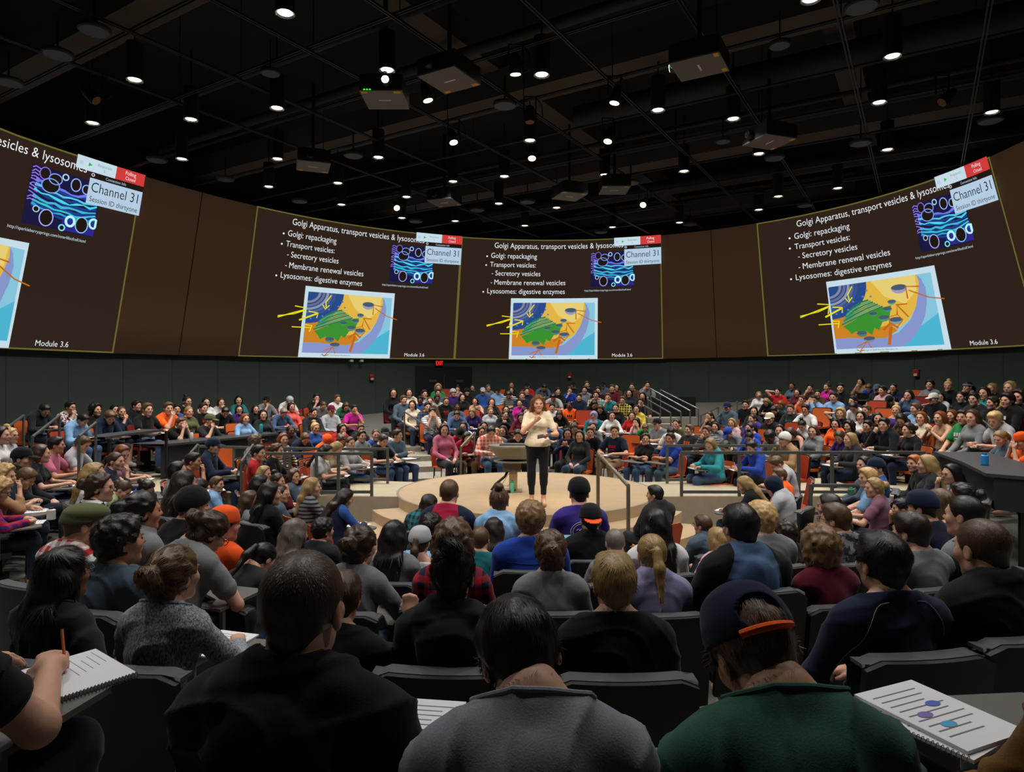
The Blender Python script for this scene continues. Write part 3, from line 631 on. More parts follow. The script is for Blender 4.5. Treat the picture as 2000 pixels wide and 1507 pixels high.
for i, (x, y) in enumerate(((-1.6, 4.6), (2.2, 4.9))):
    t = thing('stage_spotlight', 'warm stage spotlight over the near seats, ' + ('left', 'right')[i] + ' of two', 'spotlight', (x, y, ZC + 4.3), 0, 'stage spotlights')
    aim = (Vector((.35, 10.0, ZS + .9)) - Vector((x, y, ZC + 4.3))).normalized(); q = (-aim).to_track_quat('Z', 'Y').to_matrix().to_4x4()
    link('spot_body', sp_me, t, q, [black_metal]); link('yoke', arm_me, t, None, [black_metal])
    MB().lathe([(.075, .004), (.075, .012)], 16).build('lens', lens_warm, t, q @ Matrix.Translation((0, 0, -.012)), smooth=True)
    o = spot(t, 720, (1, .84, .66), 17, .8, None, .06, aim * .06); o.rotation_euler = (-aim).to_track_quat('Z', 'Y').to_euler()
# flush round ceiling loudspeakers
spk_me = MB().lathe([(.19, 0), (.2, .012), (.2, .05)], 28).mesh('speaker', True); gr_me = MB().lathe([(.175, -.006), (.175, .0)], 28).mesh('grille', True)
spk_m = mat('speaker_grille', '4a505a', .6, 0, .2, 200)
spk = [(184, 61), (113, 108), (17, 162), (528, 144), (986, 207), (690, 305), (1683, 15), (1523, 90), (1681, 281), (1935, 237), (1513, 310), (1412, 277), (307, 314), (440, 351), (585, 394), (812, 433), (932, 411), (1030, 395), (1232, 358), (1174, 454), (1348, 439), (1572, 402)]
cnt = {}
for px, py in spk:
    d = F * 4.6 / (YH - py); p = at(px, py, d); row = 'near' if py < 120 else 'second' if py < 240 else 'third' if py < 330 else 'far'
    k = (row, region(px, py)); cnt[k] = cnt.get(k, 0) + 1
    k_ = .72 if (px, py) in ((528, 144), (1523, 90), (1412, 277)) else 1
    t = thing('ceiling_loudspeaker', f"{['', '', 'second ', 'third '][cnt[k]]}round grey ceiling loudspeaker in the {row} rows, {k[1]} of the ceiling", 'loudspeaker', p, 0, 'round ceiling loudspeakers')
    t.scale = (k_, k_, 1)
    link('speaker_rim', spk_me, t, None, [strut_paint]); link('grille', gr_me, t, None, [spk_m])
    MB().lathe([(.015, .05), (.015, .5)], 8).build('hanger_rod', black_metal, t)
# projectors
pj_body = MB().box(-.3, .3, -.32, .32, .02, .24).mesh('pj'); pj_plate = MB().box(-.3, .3, -.32, .32, 0, .02).mesh('plate')
prj = [(752, 196, 0, 4.05, 'with a bright cyan lens, left of centre'), (878, 158, 150, 4.1, 'tilted on a double pole, second from the left of the near ones'), (1366, 132, 60, 4.1, 'with a small lit lens, over the right'), (1503, 278, 110, 4.1, 'above the right-hand slide, half lit plate'), (612, 326, 200, 4.1, 'above the second slide'), (868, 396, 160, 4.15, 'small and far, above the join of the middle slides'), (1112, 384, 20, 4.1, 'small and far, straight above the middle'), (1200, 372, 0, 4.1, 'small and far, dark, right of the middle one')]
for i, (px, py, yaw, hz, l) in enumerate(prj):
    d = F * hz / (YH - py); p = at(px, py, d); t = thing('ceiling_projector', 'grey bottomed projector ' + l, 'projector', p, R(yaw), 'ceiling projectors')
    link('projector_body', pj_body, t, None, [black_metal]); link('bottom_plate', pj_plate, t, None, [mat('projector_plate', '63635f', .5)])
    for x, y in ((-.24, -.27), (.22, -.27)): MB().box(x - .045, x + .045, y - .03, y + .03, -.003, 0).build('warning_label', mat('yellow_label', 'd8ae2a', .6), t)
    MB().box(-.09, .09, -.015, .01, -.003, 0).build('maker_label', white_paper, t)
    lit = i in (0, 2)
    for x in (-.04, 0, .04) if lit else (): MB().box(x - .2, x - .18, .322 if i else -.33, .33 if i else -.322, .01, .025).build('status_light', emit('status_green', '3cff2a', 1.5), t)
    lit = i in (0, 2)
    ln = MB().lathe([(.07, 0), (.075, .04), (.06, .09)], 18); side = -1 if i == 0 else 1
    ln.build('lens_barrel', black_plastic, t, Matrix.Translation((.08, .32 * side, .12)) @ Matrix.Rotation(R(-90 * side), 4, 'X'), smooth=True)
    MB().lathe([(.05, 0), (.05, .005)], 16).build('lens', emit('projector_beam', 'c8f4ff', 14 if i == 0 else 3) if lit else mat('dark_glass', '101418', .1), t, Matrix.Translation((.08, .412 * side, .12)) @ Matrix.Rotation(R(-90 * side), 4, 'X'))
    MB().lathe([(.03, .3), (.03, 1.6)], 12).lathe([(.12, .3), (.12, .33)], 16).build('mount_pole', black_metal, t)
    MB().box(-.2, .2, -.2, .2, .24, .3).build('bracket', black_metal, t)
#@@PEOPLE
# ------------------------------------------------------------------ solid modelling with smooth distance fields
def A3(p): return np.array(p, np.float32)
def eval_prims(prims, lo, hi, v, sub=(), disp=None, cuts=(), pad=.09):
    """smooth union of primitives on a grid; each primitive only touches its own neighbourhood"""
    lo, hi = A3(lo), A3(hi); n = np.maximum(np.ceil((hi - lo) / v).astype(int) + 1, 4)
    ax = [lo[i] + v * np.arange(n[i], dtype=np.float32) for i in range(3)]
    Fg = np.full(n, .09, np.float32)
    def local(pmin, pmax):
        sl = []
        for i in range(3):
            a = int(np.clip(np.floor((pmin[i] - pad - lo[i]) / v), 0, n[i])); b = int(np.clip(np.ceil((pmax[i] + pad - lo[i]) / v) + 1, 0, n[i])); sl.append(slice(a, b))
        if any(s.stop - s.start < 1 for s in sl): return None, None
        return tuple(sl), np.meshgrid(ax[0][sl[0]], ax[1][sl[1]], ax[2][sl[2]], indexing='ij', sparse=True)
    def dist(p):
        if p[0] == 'c':
            _, a, b, ra, rb, k = p; a, b = A3(a), A3(b); rm = max(ra, rb)
            sl, G = local(np.minimum(a, b) - rm, np.maximum(a, b) + rm)
            if sl is None: return None, None, k
            ba = b - a; L2 = max(float(ba @ ba), 1e-9)
            X, Y, Z = G[0] - a[0], G[1] - a[1], G[2] - a[2]
            h = np.clip((X * ba[0] + Y * ba[1] + Z * ba[2]) / L2, 0, 1)
            d = np.sqrt((X - ba[0] * h) ** 2 + (Y - ba[1] * h) ** 2 + (Z - ba[2] * h) ** 2) - (ra + (rb - ra) * h)
            return sl, d, k
        _, c, r, k = p[:4]; c, r = A3(c), A3(r); rot = p[4] if len(p) > 4 else None
        rm = r if rot is None else np.full(3, r.max())
        sl, G = local(c - rm, c + rm)
        if sl is None: return None, None, k
        X, Y, Z = G[0] - c[0], G[1] - c[1], G[2] - c[2]
        if rot is not None:
            X, Y, Z = rot[0][0] * X + rot[1][0] * Y + rot[2][0] * Z, rot[0][1] * X + rot[1][1] * Y + rot[2][1] * Z, rot[0][2] * X + rot[1][2] * Y + rot[2][2] * Z
        k0 = np.sqrt((X / r[0]) ** 2 + (Y / r[1]) ** 2 + (Z / r[2]) ** 2); k1 = np.sqrt((X / r[0] ** 2) ** 2 + (Y / r[1] ** 2) ** 2 + (Z / r[2] ** 2) ** 2)
        return sl, k0 * (k0 - 1) / np.maximum(k1, 1e-6), k
    for p in prims:
        sl, d, k = dist(p)
        if sl is None: continue
        o = Fg[sl]
        if k > 0:
            h = np.clip(.5 + .5 * (o - d) / k, 0, 1); Fg[sl] = o * (1 - h) + d * h - k * h * (1 - h)
        else: Fg[sl] = np.minimum(o, d)
    G = np.meshgrid(*ax, indexing='ij', sparse=True)
    if disp is not None: Fg = Fg - disp(*G)
    for p in sub:
        sl, d, k = dist(p)
        if sl is None: continue
        o = Fg[sl]; h = np.clip(.5 - .5 * (o + d) / max(k, 1e-4), 0, 1); Fg[sl] = o * (1 - h) - d * h + max(k, 1e-4) * h * (1 - h)
    for c in cuts: Fg = np.maximum(Fg, c(*G))
    for i in range(3):                                   # close at the box faces
        s0 = [slice(None)] * 3; s0[i] = 0; Fg[tuple(s0)] = np.maximum(Fg[tuple(s0)], v * .5); s0[i] = -1; Fg[tuple(s0)] = np.maximum(Fg[tuple(s0)], v * .5)
    return Fg.astype(np.float32), lo
def nets(Fg, lo, v):
    S = Fg < 0; nx, ny, nz = Fg.shape
    c = np.zeros((nx - 1, ny - 1, nz - 1), np.int8)
    for dx in (0, 1):
        for dy in (0, 1):
            for dz in (0, 1): c += S[dx:nx - 1 + dx, dy:ny - 1 + dy, dz:nz - 1 + dz]
    act = (c > 0) & (c < 8); I = np.argwhere(act)
    idx = np.full(act.shape, -1, np.int32); idx[act] = np.arange(len(I))
    acc = np.zeros((len(I), 3), np.float32); cnt = np.zeros(len(I), np.float32)
    for axis in range(3):
        o1, o2 = [k for k in range(3) if k != axis]
        for a in (0, 1):
            for b in (0, 1):
                off = np.zeros(3, int); off[o1] = a; off[o2] = b; p = I + off; q = p.copy(); q[:, axis] += 1
                fa = Fg[p[:, 0], p[:, 1], p[:, 2]]; fb = Fg[q[:, 0], q[:, 1], q[:, 2]]; m = (fa < 0) != (fb < 0)
                t = np.where(m, fa / np.where(m, fa - fb, 1), 0); pos = np.tile(off.astype(np.float32), (len(I), 1)); pos[:, axis] = t
                acc += pos * m[:, None]; cnt += m
    V = (I + acc / np.maximum(cnt, 1)[:, None]) * v + lo
    Q = []
    for axis in range(3):
        o1, o2 = ((1, 2), (2, 0), (0, 1))[axis]
        s0 = [slice(None)] * 3; s1 = [slice(None)] * 3; s0[axis] = slice(0, -1); s1[axis] = slice(1, None)
        A, B = S[tuple(s0)], S[tuple(s1)]; E_ = np.argwhere(A != B)
        ok = (E_[:, o1] > 0) & (E_[:, o2] > 0) & (E_[:, o1] < act.shape[o1]) & (E_[:, o2] < act.shape[o2]); E_ = E_[ok]
        if not len(E_): continue
        def at_(d1, d2):
            p = E_.copy(); p[:, o1] -= d1; p[:, o2] -= d2; return idx[p[:, 0], p[:, 1], p[:, 2]]
        q = np.stack([at_(1, 1), at_(0, 1), at_(0, 0), at_(1, 0)], 1)
        fl = ~A[E_[:, 0], E_[:, 1], E_[:, 2]]; q[fl] = q[fl][:, ::-1]; Q.append(q)
    Q = np.concatenate(Q); Q = Q[(Q >= 0).all(1)]
    return V.astype(np.float32), Q
def solid(prims, v, sub=(), disp=None, cuts=(), grow=0.0, box=None):
    if grow: prims = [(p[0], p[1], p[2], p[3] + grow, p[4] + grow, p[5]) if p[0] == 'c' else (p[0], p[1], tuple(x + grow for x in p[2])) + tuple(p[3:]) for p in prims]
    if box is None:
        pts = []
        for p in prims:
            if p[0] == 'c':
                for e in (p[1], p[2]): pts += [A3(e) - max(p[3], p[4]), A3(e) + max(p[3], p[4])]
            else: r = max(p[2]) if len(p) > 4 else A3(p[2]); pts += [A3(p[1]) - r, A3(p[1]) + r]
        pts = np.array(pts); box = (pts.min(0) - .035, pts.max(0) + .035)
    Fg, lo = eval_prims(prims, box[0], box[1], v, sub, disp, cuts)
    return nets(Fg, lo, v)
def join(parts):
    """[(V, Q, slot)] -> V, Q, material indices"""
    V, Q, Mi, n = [], [], [], 0
    for a, b, s in parts: V.append(a); Q.append(b + n); Mi.append(np.full(len(b), s)); n += len(a)
    return np.concatenate(V), np.concatenate(Q), np.concatenate(Mi)
def xform(M, V): M = np.array(M, np.float32); return V @ M[:3, :3].T + M[:3, 3]
_u = []
def ball(c, r, M=None):
    """small cube-sphere, all quads"""
    if not _u:
        V, Q, n = [], [], 3
        for ax in range(3):
            for sg in (-1, 1):
                b = len(V)
                for i in range(n + 1):
                    for j in range(n + 1):
                        p = [0, 0, 0]; p[ax] = sg; p[(ax + 1) % 3] = math.tan((2 * i / n - 1) * math.pi / 4) * sg; p[(ax + 2) % 3] = math.tan((2 * j / n - 1) * math.pi / 4); p = A3(p); V.append(p / np.linalg.norm(p))
                for i in range(n):
                    for j in range(n): a = b + i * (n + 1) + j; Q.append((a, a + n + 1, a + n + 2, a + 1))
        _u.append((np.array(V), np.array(Q)))
    V, Q = _u[0]; V = V * A3(r) + A3(c)
    return (xform(M, V) if M is not None else V), Q

# ------------------------------------------------------------------ the human figure
EYE, LIP, BROW = 1, 2, 3
def head_prims(fem):
    j = .86 if fem else 1.0
    P = [('e', (0, -.012, .03), (.076, .097, .086), .02), ('e', (0, .03, -.035), (.061 * (.95 if fem else 1), .062, .085), .03),
         ('c', (.034 * j, .012, -.07), (.008, .066, -.098), .024, .02, .025), ('c', (-.034 * j, .012, -.07), (-.008, .066, -.098), .024, .02, .025),
         ('c', (0, .088, .014), (0, .108, -.02), .007, .0115, .014), ('c', (-.013, .094, -.025), (.013, .094, -.025), .008, .008, .01),
         ('c', (-.034, .078, .024), (.034, .078, .024), .011, .011, .018), ('e', (0, .086, -.056), (.022, .011, .009), .012),
         ('e', (.048, .058, -.022), (.02, .02, .02), .03), ('e', (-.048, .058, -.022), (.02, .02, .02), .03),
         ('e', (.079, -.012, -.008), (.0095, .021, .034), .008), ('e', (-.079, -.012, -.008), (.0095, .021, .034), .008),
         ('c', (0, -.036, -.06), (0, -.05, -.17), .053 if fem else .06, .056 if fem else .064, .03)]
    S_ = [('e', (.031, .1, .004), (.015, .013, .009), .012), ('e', (-.031, .1, .004), (.015, .013, .009), .012), ('e', (.088, -.006, -.006), (.005, .011, .02), .006), ('e', (-.088, -.006, -.006), (.005, .011, .02), .006)]
    return P, S_
_head = {}
def head_geo(fem, v):
    k = (fem, v)
    if k not in _head:
        P, S_ = head_prims(fem); V, Q = solid(P, v, S_, box=((-.11, -.13, -.19), (.11, .14, .14)))
        L_ = [(V, Q, 0)]
        for s in (-1, 1):
            L_.append((*ball((.031 * s, .0865, .004), (.0098, .005, .005)), EYE)); L_.append((*ball((.033 * s, .0885, .0235), (.018, .005, .0032)), BROW))
        L_.append((*ball((0, .0945, -.0555), (.021, .0045, .0065)), LIP))
        _head[k] = join(L_)
    return _head[k]
def hand_geo(kind, left):
    """hand in its own frame: wrist at origin, fingers towards +Y, palm facing -Z, thumb on the -X side for a right hand"""
    k = ('hand', kind, left)
    if k in _head: return _head[k]
    curl = {'rest': (18, 22, 15), 'grip': (62, 70, 40), 'flat': (4, 6, 4), 'fist': (85, 95, 60), 'point': (80, 90, 50)}[kind]
    P = [('c', (0, -.03, 0), (0, .02, 0), .026, .028, .02), ('c', (-.018, .03, 0), (-.024, .085, 0), .017, .014, .02), ('c', (.0, .03, 0), (0, .088, .002), .017, .014, .02), ('c', (.02, .03, 0), (.024, .08, 0), .017, .013, .02)]
    for i, (x, y, l, r) in enumerate(((-.029, .088, .074, .0088), (-.0095, .092, .082, .009), (.0105, .089, .076, .0086), (.029, .08, .06, .0076))):
        a, p, sp = 0, A3((x, y, .001)), (x * .9)
        kk = .25 if (kind == 'point' and i == 0) else 1 + .12 * i * (kind != 'flat')
        for s_, (f, c_) in enumerate(zip((.44, .32, .24), curl)):
            a += R(c_ * kk); q = p + A3((sp * l * f * 2, math.cos(a) * l * f, -math.sin(a) * l * f)); P.append(('c', p, q, r * (1 - .07 * s_), r * (1 - .07 * (s_ + 1)), .004)); p = q
    tc_ = 1.0 if kind in ('grip', 'fist', 'point') else .35
    P += [('c', (-.02, .015, -.004), (-.043, .047, -.016), .0145, .0115, .015), ('c', (-.043, .047, -.016), (-.047 + .02 * tc_, .074, -.02 - .012 * tc_), .0112, .0098, .004), ('c', (-.047 + .02 * tc_, .074, -.02 - .012 * tc_), (-.046 + .036 * tc_, .096, -.022 - .02 * tc_), .0098, .008, .004)]
    V, Q = solid(P, .0052)
    if left: V = V * A3((-1, 1, 1)); Q = Q[:, ::-1]
    _head[k] = (V, Q); return V, Q
def ik(S_, T, l1, l2, hint):
    S_, T = A3(S_), A3(T); d = T - S_; L = float(np.linalg.norm(d)); L2 = min(L, (l1 + l2) * .995); u = d / max(L, 1e-6); T = S_ + u * L2
    a = (l1 * l1 - l2 * l2 + L2 * L2) / (2 * L2); h = math.sqrt(max(l1 * l1 - a * a, 0)); hv = A3(hint); hv = hv - u * float(hv @ u); hv /= max(np.linalg.norm(hv), 1e-6)
    return S_ + u * a + hv * h, T
# wrist targets (right, left), elbow hints, hands, lean (deg forward), head pitch (deg down), shoulders up
POSES = {
    'lap': dict(r=(.10, .24, .62), l=(-.10, .25, .62), lean=-4, hp=2, hr='rest', hl='rest'),
    'write': dict(r=(.13, .33, .755), l=(-.17, .32, .75), lean=10, hp=24, hr='grip', hl='rest'),
    'note': dict(r=(.13, .31, .755), l=(-.17, .30, .75), lean=3, hp=2, hr='grip', hl='rest'),
    'chin': dict(r=(.055, .20, 1.0), l=(-.12, .30, .75), lean=9, hp=4, hr='fist', hl='rest', hint_r=(.5, .2, -1)),
    'chinl': dict(l=(-.055, .20, 1.0), r=(.12, .30, .75), lean=9, hp=4, hl='fist', hr='rest', hint_l=(-.5, .2, -1)),
    'cross': dict(r=(-.10, .19, .80), l=(.12, .17, .775), lean=-2, hp=0, hr='rest', hl='rest', hint_r=(1, .1, -.8), hint_l=(-1, .1, -.8)),
    'down': dict(r=(.09, .30, .74), l=(-.10, .31, .74), lean=18, hp=38, hr='rest', hl='rest'),
    'face': dict(r=(.05, .22, 1.03), l=(-.06, .22, 1.02), lean=12, hp=12, hr='flat', hl='flat', hint_r=(.4, .1, -1), hint_l=(-.4, .1, -1)),
    'slump': dict(r=(.12, .26, .68), l=(-.12, .26, .68), lean=-12, hp=-4, hr='rest', hl='rest'),
    'back': dict(r=(.13, .33, .73), l=(-.15, .33, .73), lean=4, hp=6, hr='rest', hl='rest'),
    'pray': dict(r=(.03, .25, .93), l=(-.03, .25, .93), lean=6, hp=2, hr='fist', hl='fist', hint_r=(1, 0, -1), hint_l=(-1, 0, -1)),
    'behind': dict(r=(.1, -.02, 1.16), l=(-.12, .28, .74), lean=2, hp=0, hr='rest', hl='rest', hint_r=(1, .3, .4)),
    'raise': dict(r=(.28, .22, 1.02), l=(-.12, .30, .73), lean=6, hp=6, hr='fist', hl='rest', hint_r=(.4, .3, -1)),
    'wave': dict(r=(.34, .12, .86), l=(-.12, .30, .73), lean=2, hp=2, hr='rest', hl='rest', hint_r=(.6, -.3, -1)),
}
HIP = A3((0, -.03, .54))
def Rx(a): c, s = math.cos(a), math.sin(a); return np.array(((1, 0, 0), (0, c, -s), (0, s, c)), np.float32)
def skeleton(pose, fem, lean_add=0, side=0):
    p = POSES[pose]; b = .93 if fem else 1.0; lean = R(p['lean'] + lean_add)
    Rm = Rx(-lean); c, s = math.cos(R(side)), math.sin(R(side)); Rm = np.array(((c, 0, s), (0, 1, 0), (-s, 0, c)), np.float32) @ Rm
    up = lambda q: HIP + Rm @ (A3(q) - HIP)
    sw = .178 * (.9 if fem else 1.02)
    J = dict(up=up, b=b, fem=fem, R=Rm)
    J['neck'] = up((0, -.05, 1.05)); J['shr'], J['shl'] = up((sw, -.055, .955)), up((-sw, -.055, .955))
    sh_ = lambda q: A3(q) + (up((0, -.05, .95)) - A3((0, -.05, .95))) * .35
    for sd in 'rl':
        T = sh_(p[sd]); sg = 1 if sd == 'r' else -1
        J['el' + sd], J['wr' + sd] = ik(J['sh' + sd], T, .285, .25, p.get('hint_' + sd, (.9 * sg, -.35, -.7)))
    J['lower'] = p; return J
def torso_prims(J):
    up, fem = J['up'], J['fem']; w_ = .9 if fem else 1.0; ax = lambda q: up(q)
    P = [('e', ax((0, -.015, .56)), (.168 if fem else .158, .125, .11), .05), ('e', ax((0, -.05, .70)), (.125 if fem else .142, .10, .14), .06), ('e', ax((0, -.06, .86)), (.15 * w_ + .005, .112, .165), .06),
         ('c', ax((-.132 * w_, -.06, .968)), ax((.132 * w_, -.06, .968)), .064 * w_, .064 * w_, .05),
         ('c', ax((.125 * w_, -.062, .985)), ax((.03, -.055, 1.055)), .042, .045, .05), ('c', ax((-.125 * w_, -.062, .985)), ax((-.03, -.055, 1.055)), .042, .045, .05)]
    if fem: P += [('e', ax((.062, .035, .86)), (.055, .05, .055), .04), ('e', ax((-.062, .035, .86)), (.055, .05, .055), .04)]
    return P
def arm_prims(J, sd, upto=1.0, fore=True):
    S_, E_, W_ = J['sh' + sd], J['el' + sd], J['wr' + sd]; k = .88 if J['fem'] else 1
    e = S_ + (E_ - S_) * upto; P = [('c', S_, e, .053 * k, (.053 - .013 * upto) * k, .035)]
    if fore: P.append(('c', E_, W_, .041 * k, .027 * k, .02))
    return P
def leg_prims(J, sd, upto=1.0, shorts=False):
    sg = 1 if sd == 'r' else -1; h, kn, an = A3((.085 * sg, .0, .53)), A3((.125 * sg, .43, .525)), A3((.125 * sg, .41, .09))
    P = [('c', h, kn, .088, .06, .04)]
    if not shorts: P += [('c', kn, kn + (an - kn) * upto, .057, .04, .03)]
    return P
def foot_prims(sg): return [('c', (.125 * sg, .40, .055), (.135 * sg, .55, .035), .04, .033, .03), ('c', (.125 * sg, .41, .12), (.125 * sg, .40, .05), .037, .04, .03)]
def head_matrix(J, yaw=0, pitch=0, roll=0):
    n = J['neck']; M = Matrix.Translation(Vector([float(x) for x in n])) @ Matrix.Rotation(R(yaw), 4, 'Z') @ Matrix.Rotation(R(-pitch), 4, 'X') @ Matrix.Rotation(R(roll), 4, 'Y') @ Matrix.Translation((0, .055, .112))
    return M
_geo = {}
def body_mesh(pose, fem, yaw, pitch, roll, lean, side, v, vh, low=True, hv=None):
    key = ('body', pose, fem, round(yaw), round(pitch), round(roll), lean, side, v)
    if key in _geo: return _geo[key]
    J = skeleton(pose, fem, lean, side); M = head_matrix(J, yaw, pitch, roll)
    k2 = ('limbs', pose, fem, lean, side, v)
    if k2 not in _geo:
        P = torso_prims(J)
        for sd in 'rl': P += arm_prims(J, sd) + (leg_prims(J, sd) if low else [])
        if low: P += foot_prims(1) + foot_prims(-1)
        P.append(('c', J['neck'] - A3((0, 0, .05)), J['neck'] + A3((0, .015, .03)), .056, .052, .03))
        parts = [(*solid(P, v), 0)]
        for sd in 'rl':
            W_, E_ = J['wr' + sd], J['el' + sd]; y = (W_ - E_) / np.linalg.norm(W_ - E_)
            pm = A3((0, 0, 1)) if abs(y[2]) < .75 else A3((0, -1, .2)); 
            if pose in ('chin', 'chinl', 'face', 'pray') and abs(y[2]) >= .6: pm = A3((0, 1, 0))
            x = np.cross(y, pm); x /= np.linalg.norm(x); z = np.cross(x, y)
            Mh = np.eye(4, dtype=np.float32); Mh[:3, 0], Mh[:3, 1], Mh[:3, 2], Mh[:3, 3] = x, y, z, W_ + y * .012
            hk = POSES[pose]['h' + sd]; Vh, Qh = hand_geo(hk, sd == 'l'); parts.append((xform(Mh, Vh * (.92 if fem else 1)), Qh, 0))
        _geo[k2] = parts
    Vh, Qh, Mh_ = head_geo(fem, vh); V, Q, Mi = join(_geo[k2] + [(xform(M, Vh), Qh, 0)])
    Mi[-len(Mh_):] = Mh_
    _geo[key] = (npmesh('person_body', V, Q, Mi, 4), M, J); return _geo[key]
def folds(amp, seed=0):
    a, b, c = seed * 1.7, seed * 2.3, seed * .9
    def f(X, Y, Z):
        u = X * 9 + Z * 21 + a + 1.9 * np.sin(X * 11 - Z * 7 + b) + 1.1 * np.sin(Y * 17 + Z * 9)
        q = X * -17 + Z * 15 + c + 1.6 * np.sin(X * 8 + Z * 12 + a) + .9 * np.sin(Y * 13 - Z * 5)
        r1 = 1 - np.abs(np.sin(u)); r2 = 1 - np.abs(np.sin(q)); m = .5 + .5 * np.sin(X * 7 + Z * 9 + b)
        return amp * (1.5 * r1 ** 3 * m + 1.3 * r2 ** 3 * (1 - m) + .7 * np.sin(X * 13 + a) * np.sin(Z * 17 + c) - .4)
    return f
def top_mesh(kind, pose, fem, lean, side, v, box=None):
    """kind: tee, tank, long, jacket, hoodie"""
    key = ('top', kind, pose, fem, lean, side, v)
    if key in _geo: return _geo[key]
    J = skeleton(pose, fem, lean, side); P = torso_prims(J); up = J['up']
    g = {'tee': .013, 'tank': .011, 'long': .014, 'jacket': .024, 'hoodie': .022}[kind]
    if kind != 'tank':
        for sd in 'rl': P += arm_prims(J, sd, .62 if kind == 'tee' else 1.0, kind != 'tee')
        if kind == 'tee':
            for sd in 'rl': S_, E_ = J['sh' + sd], J['el' + sd]; P.append(('c', S_ + (E_ - S_) * .3, S_ + (E_ - S_) * .6, .052, .05, .02))
    Pg = [(p[0], p[1], p[2], p[3] + g, p[4] + g, p[5]) if p[0] == 'c' else (p[0], p[1], tuple(x + g for x in p[2])) + tuple(p[3:]) for p in P]
    if kind == 'hoodie':
        Pg += [('c', up((-.085, .02, 1.03)), up((-.1, -.1, 1.035)), .032, .036, .03), ('c', up((-.1, -.1, 1.035)), up((0, -.155, 1.0)), .036, .042, .03), ('c', up((0, -.155, 1.0)), up((.1, -.1, 1.035)), .042, .036, .03), ('c', up((.1, -.1, 1.035)), up((.085, .02, 1.03)), .036, .032, .03), ('e', up((0, -.168, .93)), (.125, .05, .115), .025), ('c', up((-.11, -.14, 1.0)), up((0, -.2, .84)), .022, .02, .02), ('c', up((.11, -.14, 1.0)), up((0, -.2, .84)), .022, .02, .02)]
    if kind == 'jacket':
        Pg += [('c', up((-.07, .0, 1.05)), up((-.06, -.09, 1.075)), .022, .024, .02), ('c', up((-.06, -.09, 1.075)), up((.06, -.09, 1.075)), .024, .024, .02), ('c', up((.06, -.09, 1.075)), up((.07, .0, 1.05)), .024, .022, .02)]
    nk, nn = up((0, -.05, 1.066 if kind != 'tank' else 1.0)), J['R'] @ A3((0, .42, .91))
    cuts = [] if kind in ('hoodie', 'jacket') else [lambda X, Y, Z: (X - nk[0]) * nn[0] + (Y - nk[1]) * nn[1] + (Z - nk[2]) * nn[2]]
    hole = [('c', up((0, -.045, 1.0)), up((0, .0, 1.2)), .062, .075, .012)] if kind in ('hoodie', 'jacket') else []
    V, Q = solid(Pg, v, hole, folds(.0095 if v < .009 else .0062 if v < .011 else .0045, (len(key[1]) * 3 + len(pose) + 2 * fem) % 7), cuts)
    _geo[key] = npmesh('top', V, Q); return _geo[key]
def legs_mesh(kind, pose, fem, v):
    key = ('legs', kind, v)
    if key in _geo: return _geo[key]
    J = skeleton('lap', fem); P = [('e', (0, -.01, .555), (.16, .125, .10), .05)]
    for sd in 'rl': P += leg_prims(J, sd, .93, kind == 'shorts')
    V, Q = solid(P, v, (), folds(.004, 3), [], .013); _geo[key] = npmesh('trousers', V, Q); return _geo[key]
def shoe_mesh(sg):
    key = ('shoe', sg)
    if key not in _geo: V, Q = solid(foot_prims(sg)[:1] + [('c', (.125 * sg, .405, .085), (.125 * sg, .40, .05), .04, .042, .03)], .013, (), None, [lambda X, Y, Z: .004 - Z + 0 * X + 0 * Y], .013); _geo[key] = npmesh('shoe', V, Q)
    return _geo[key]

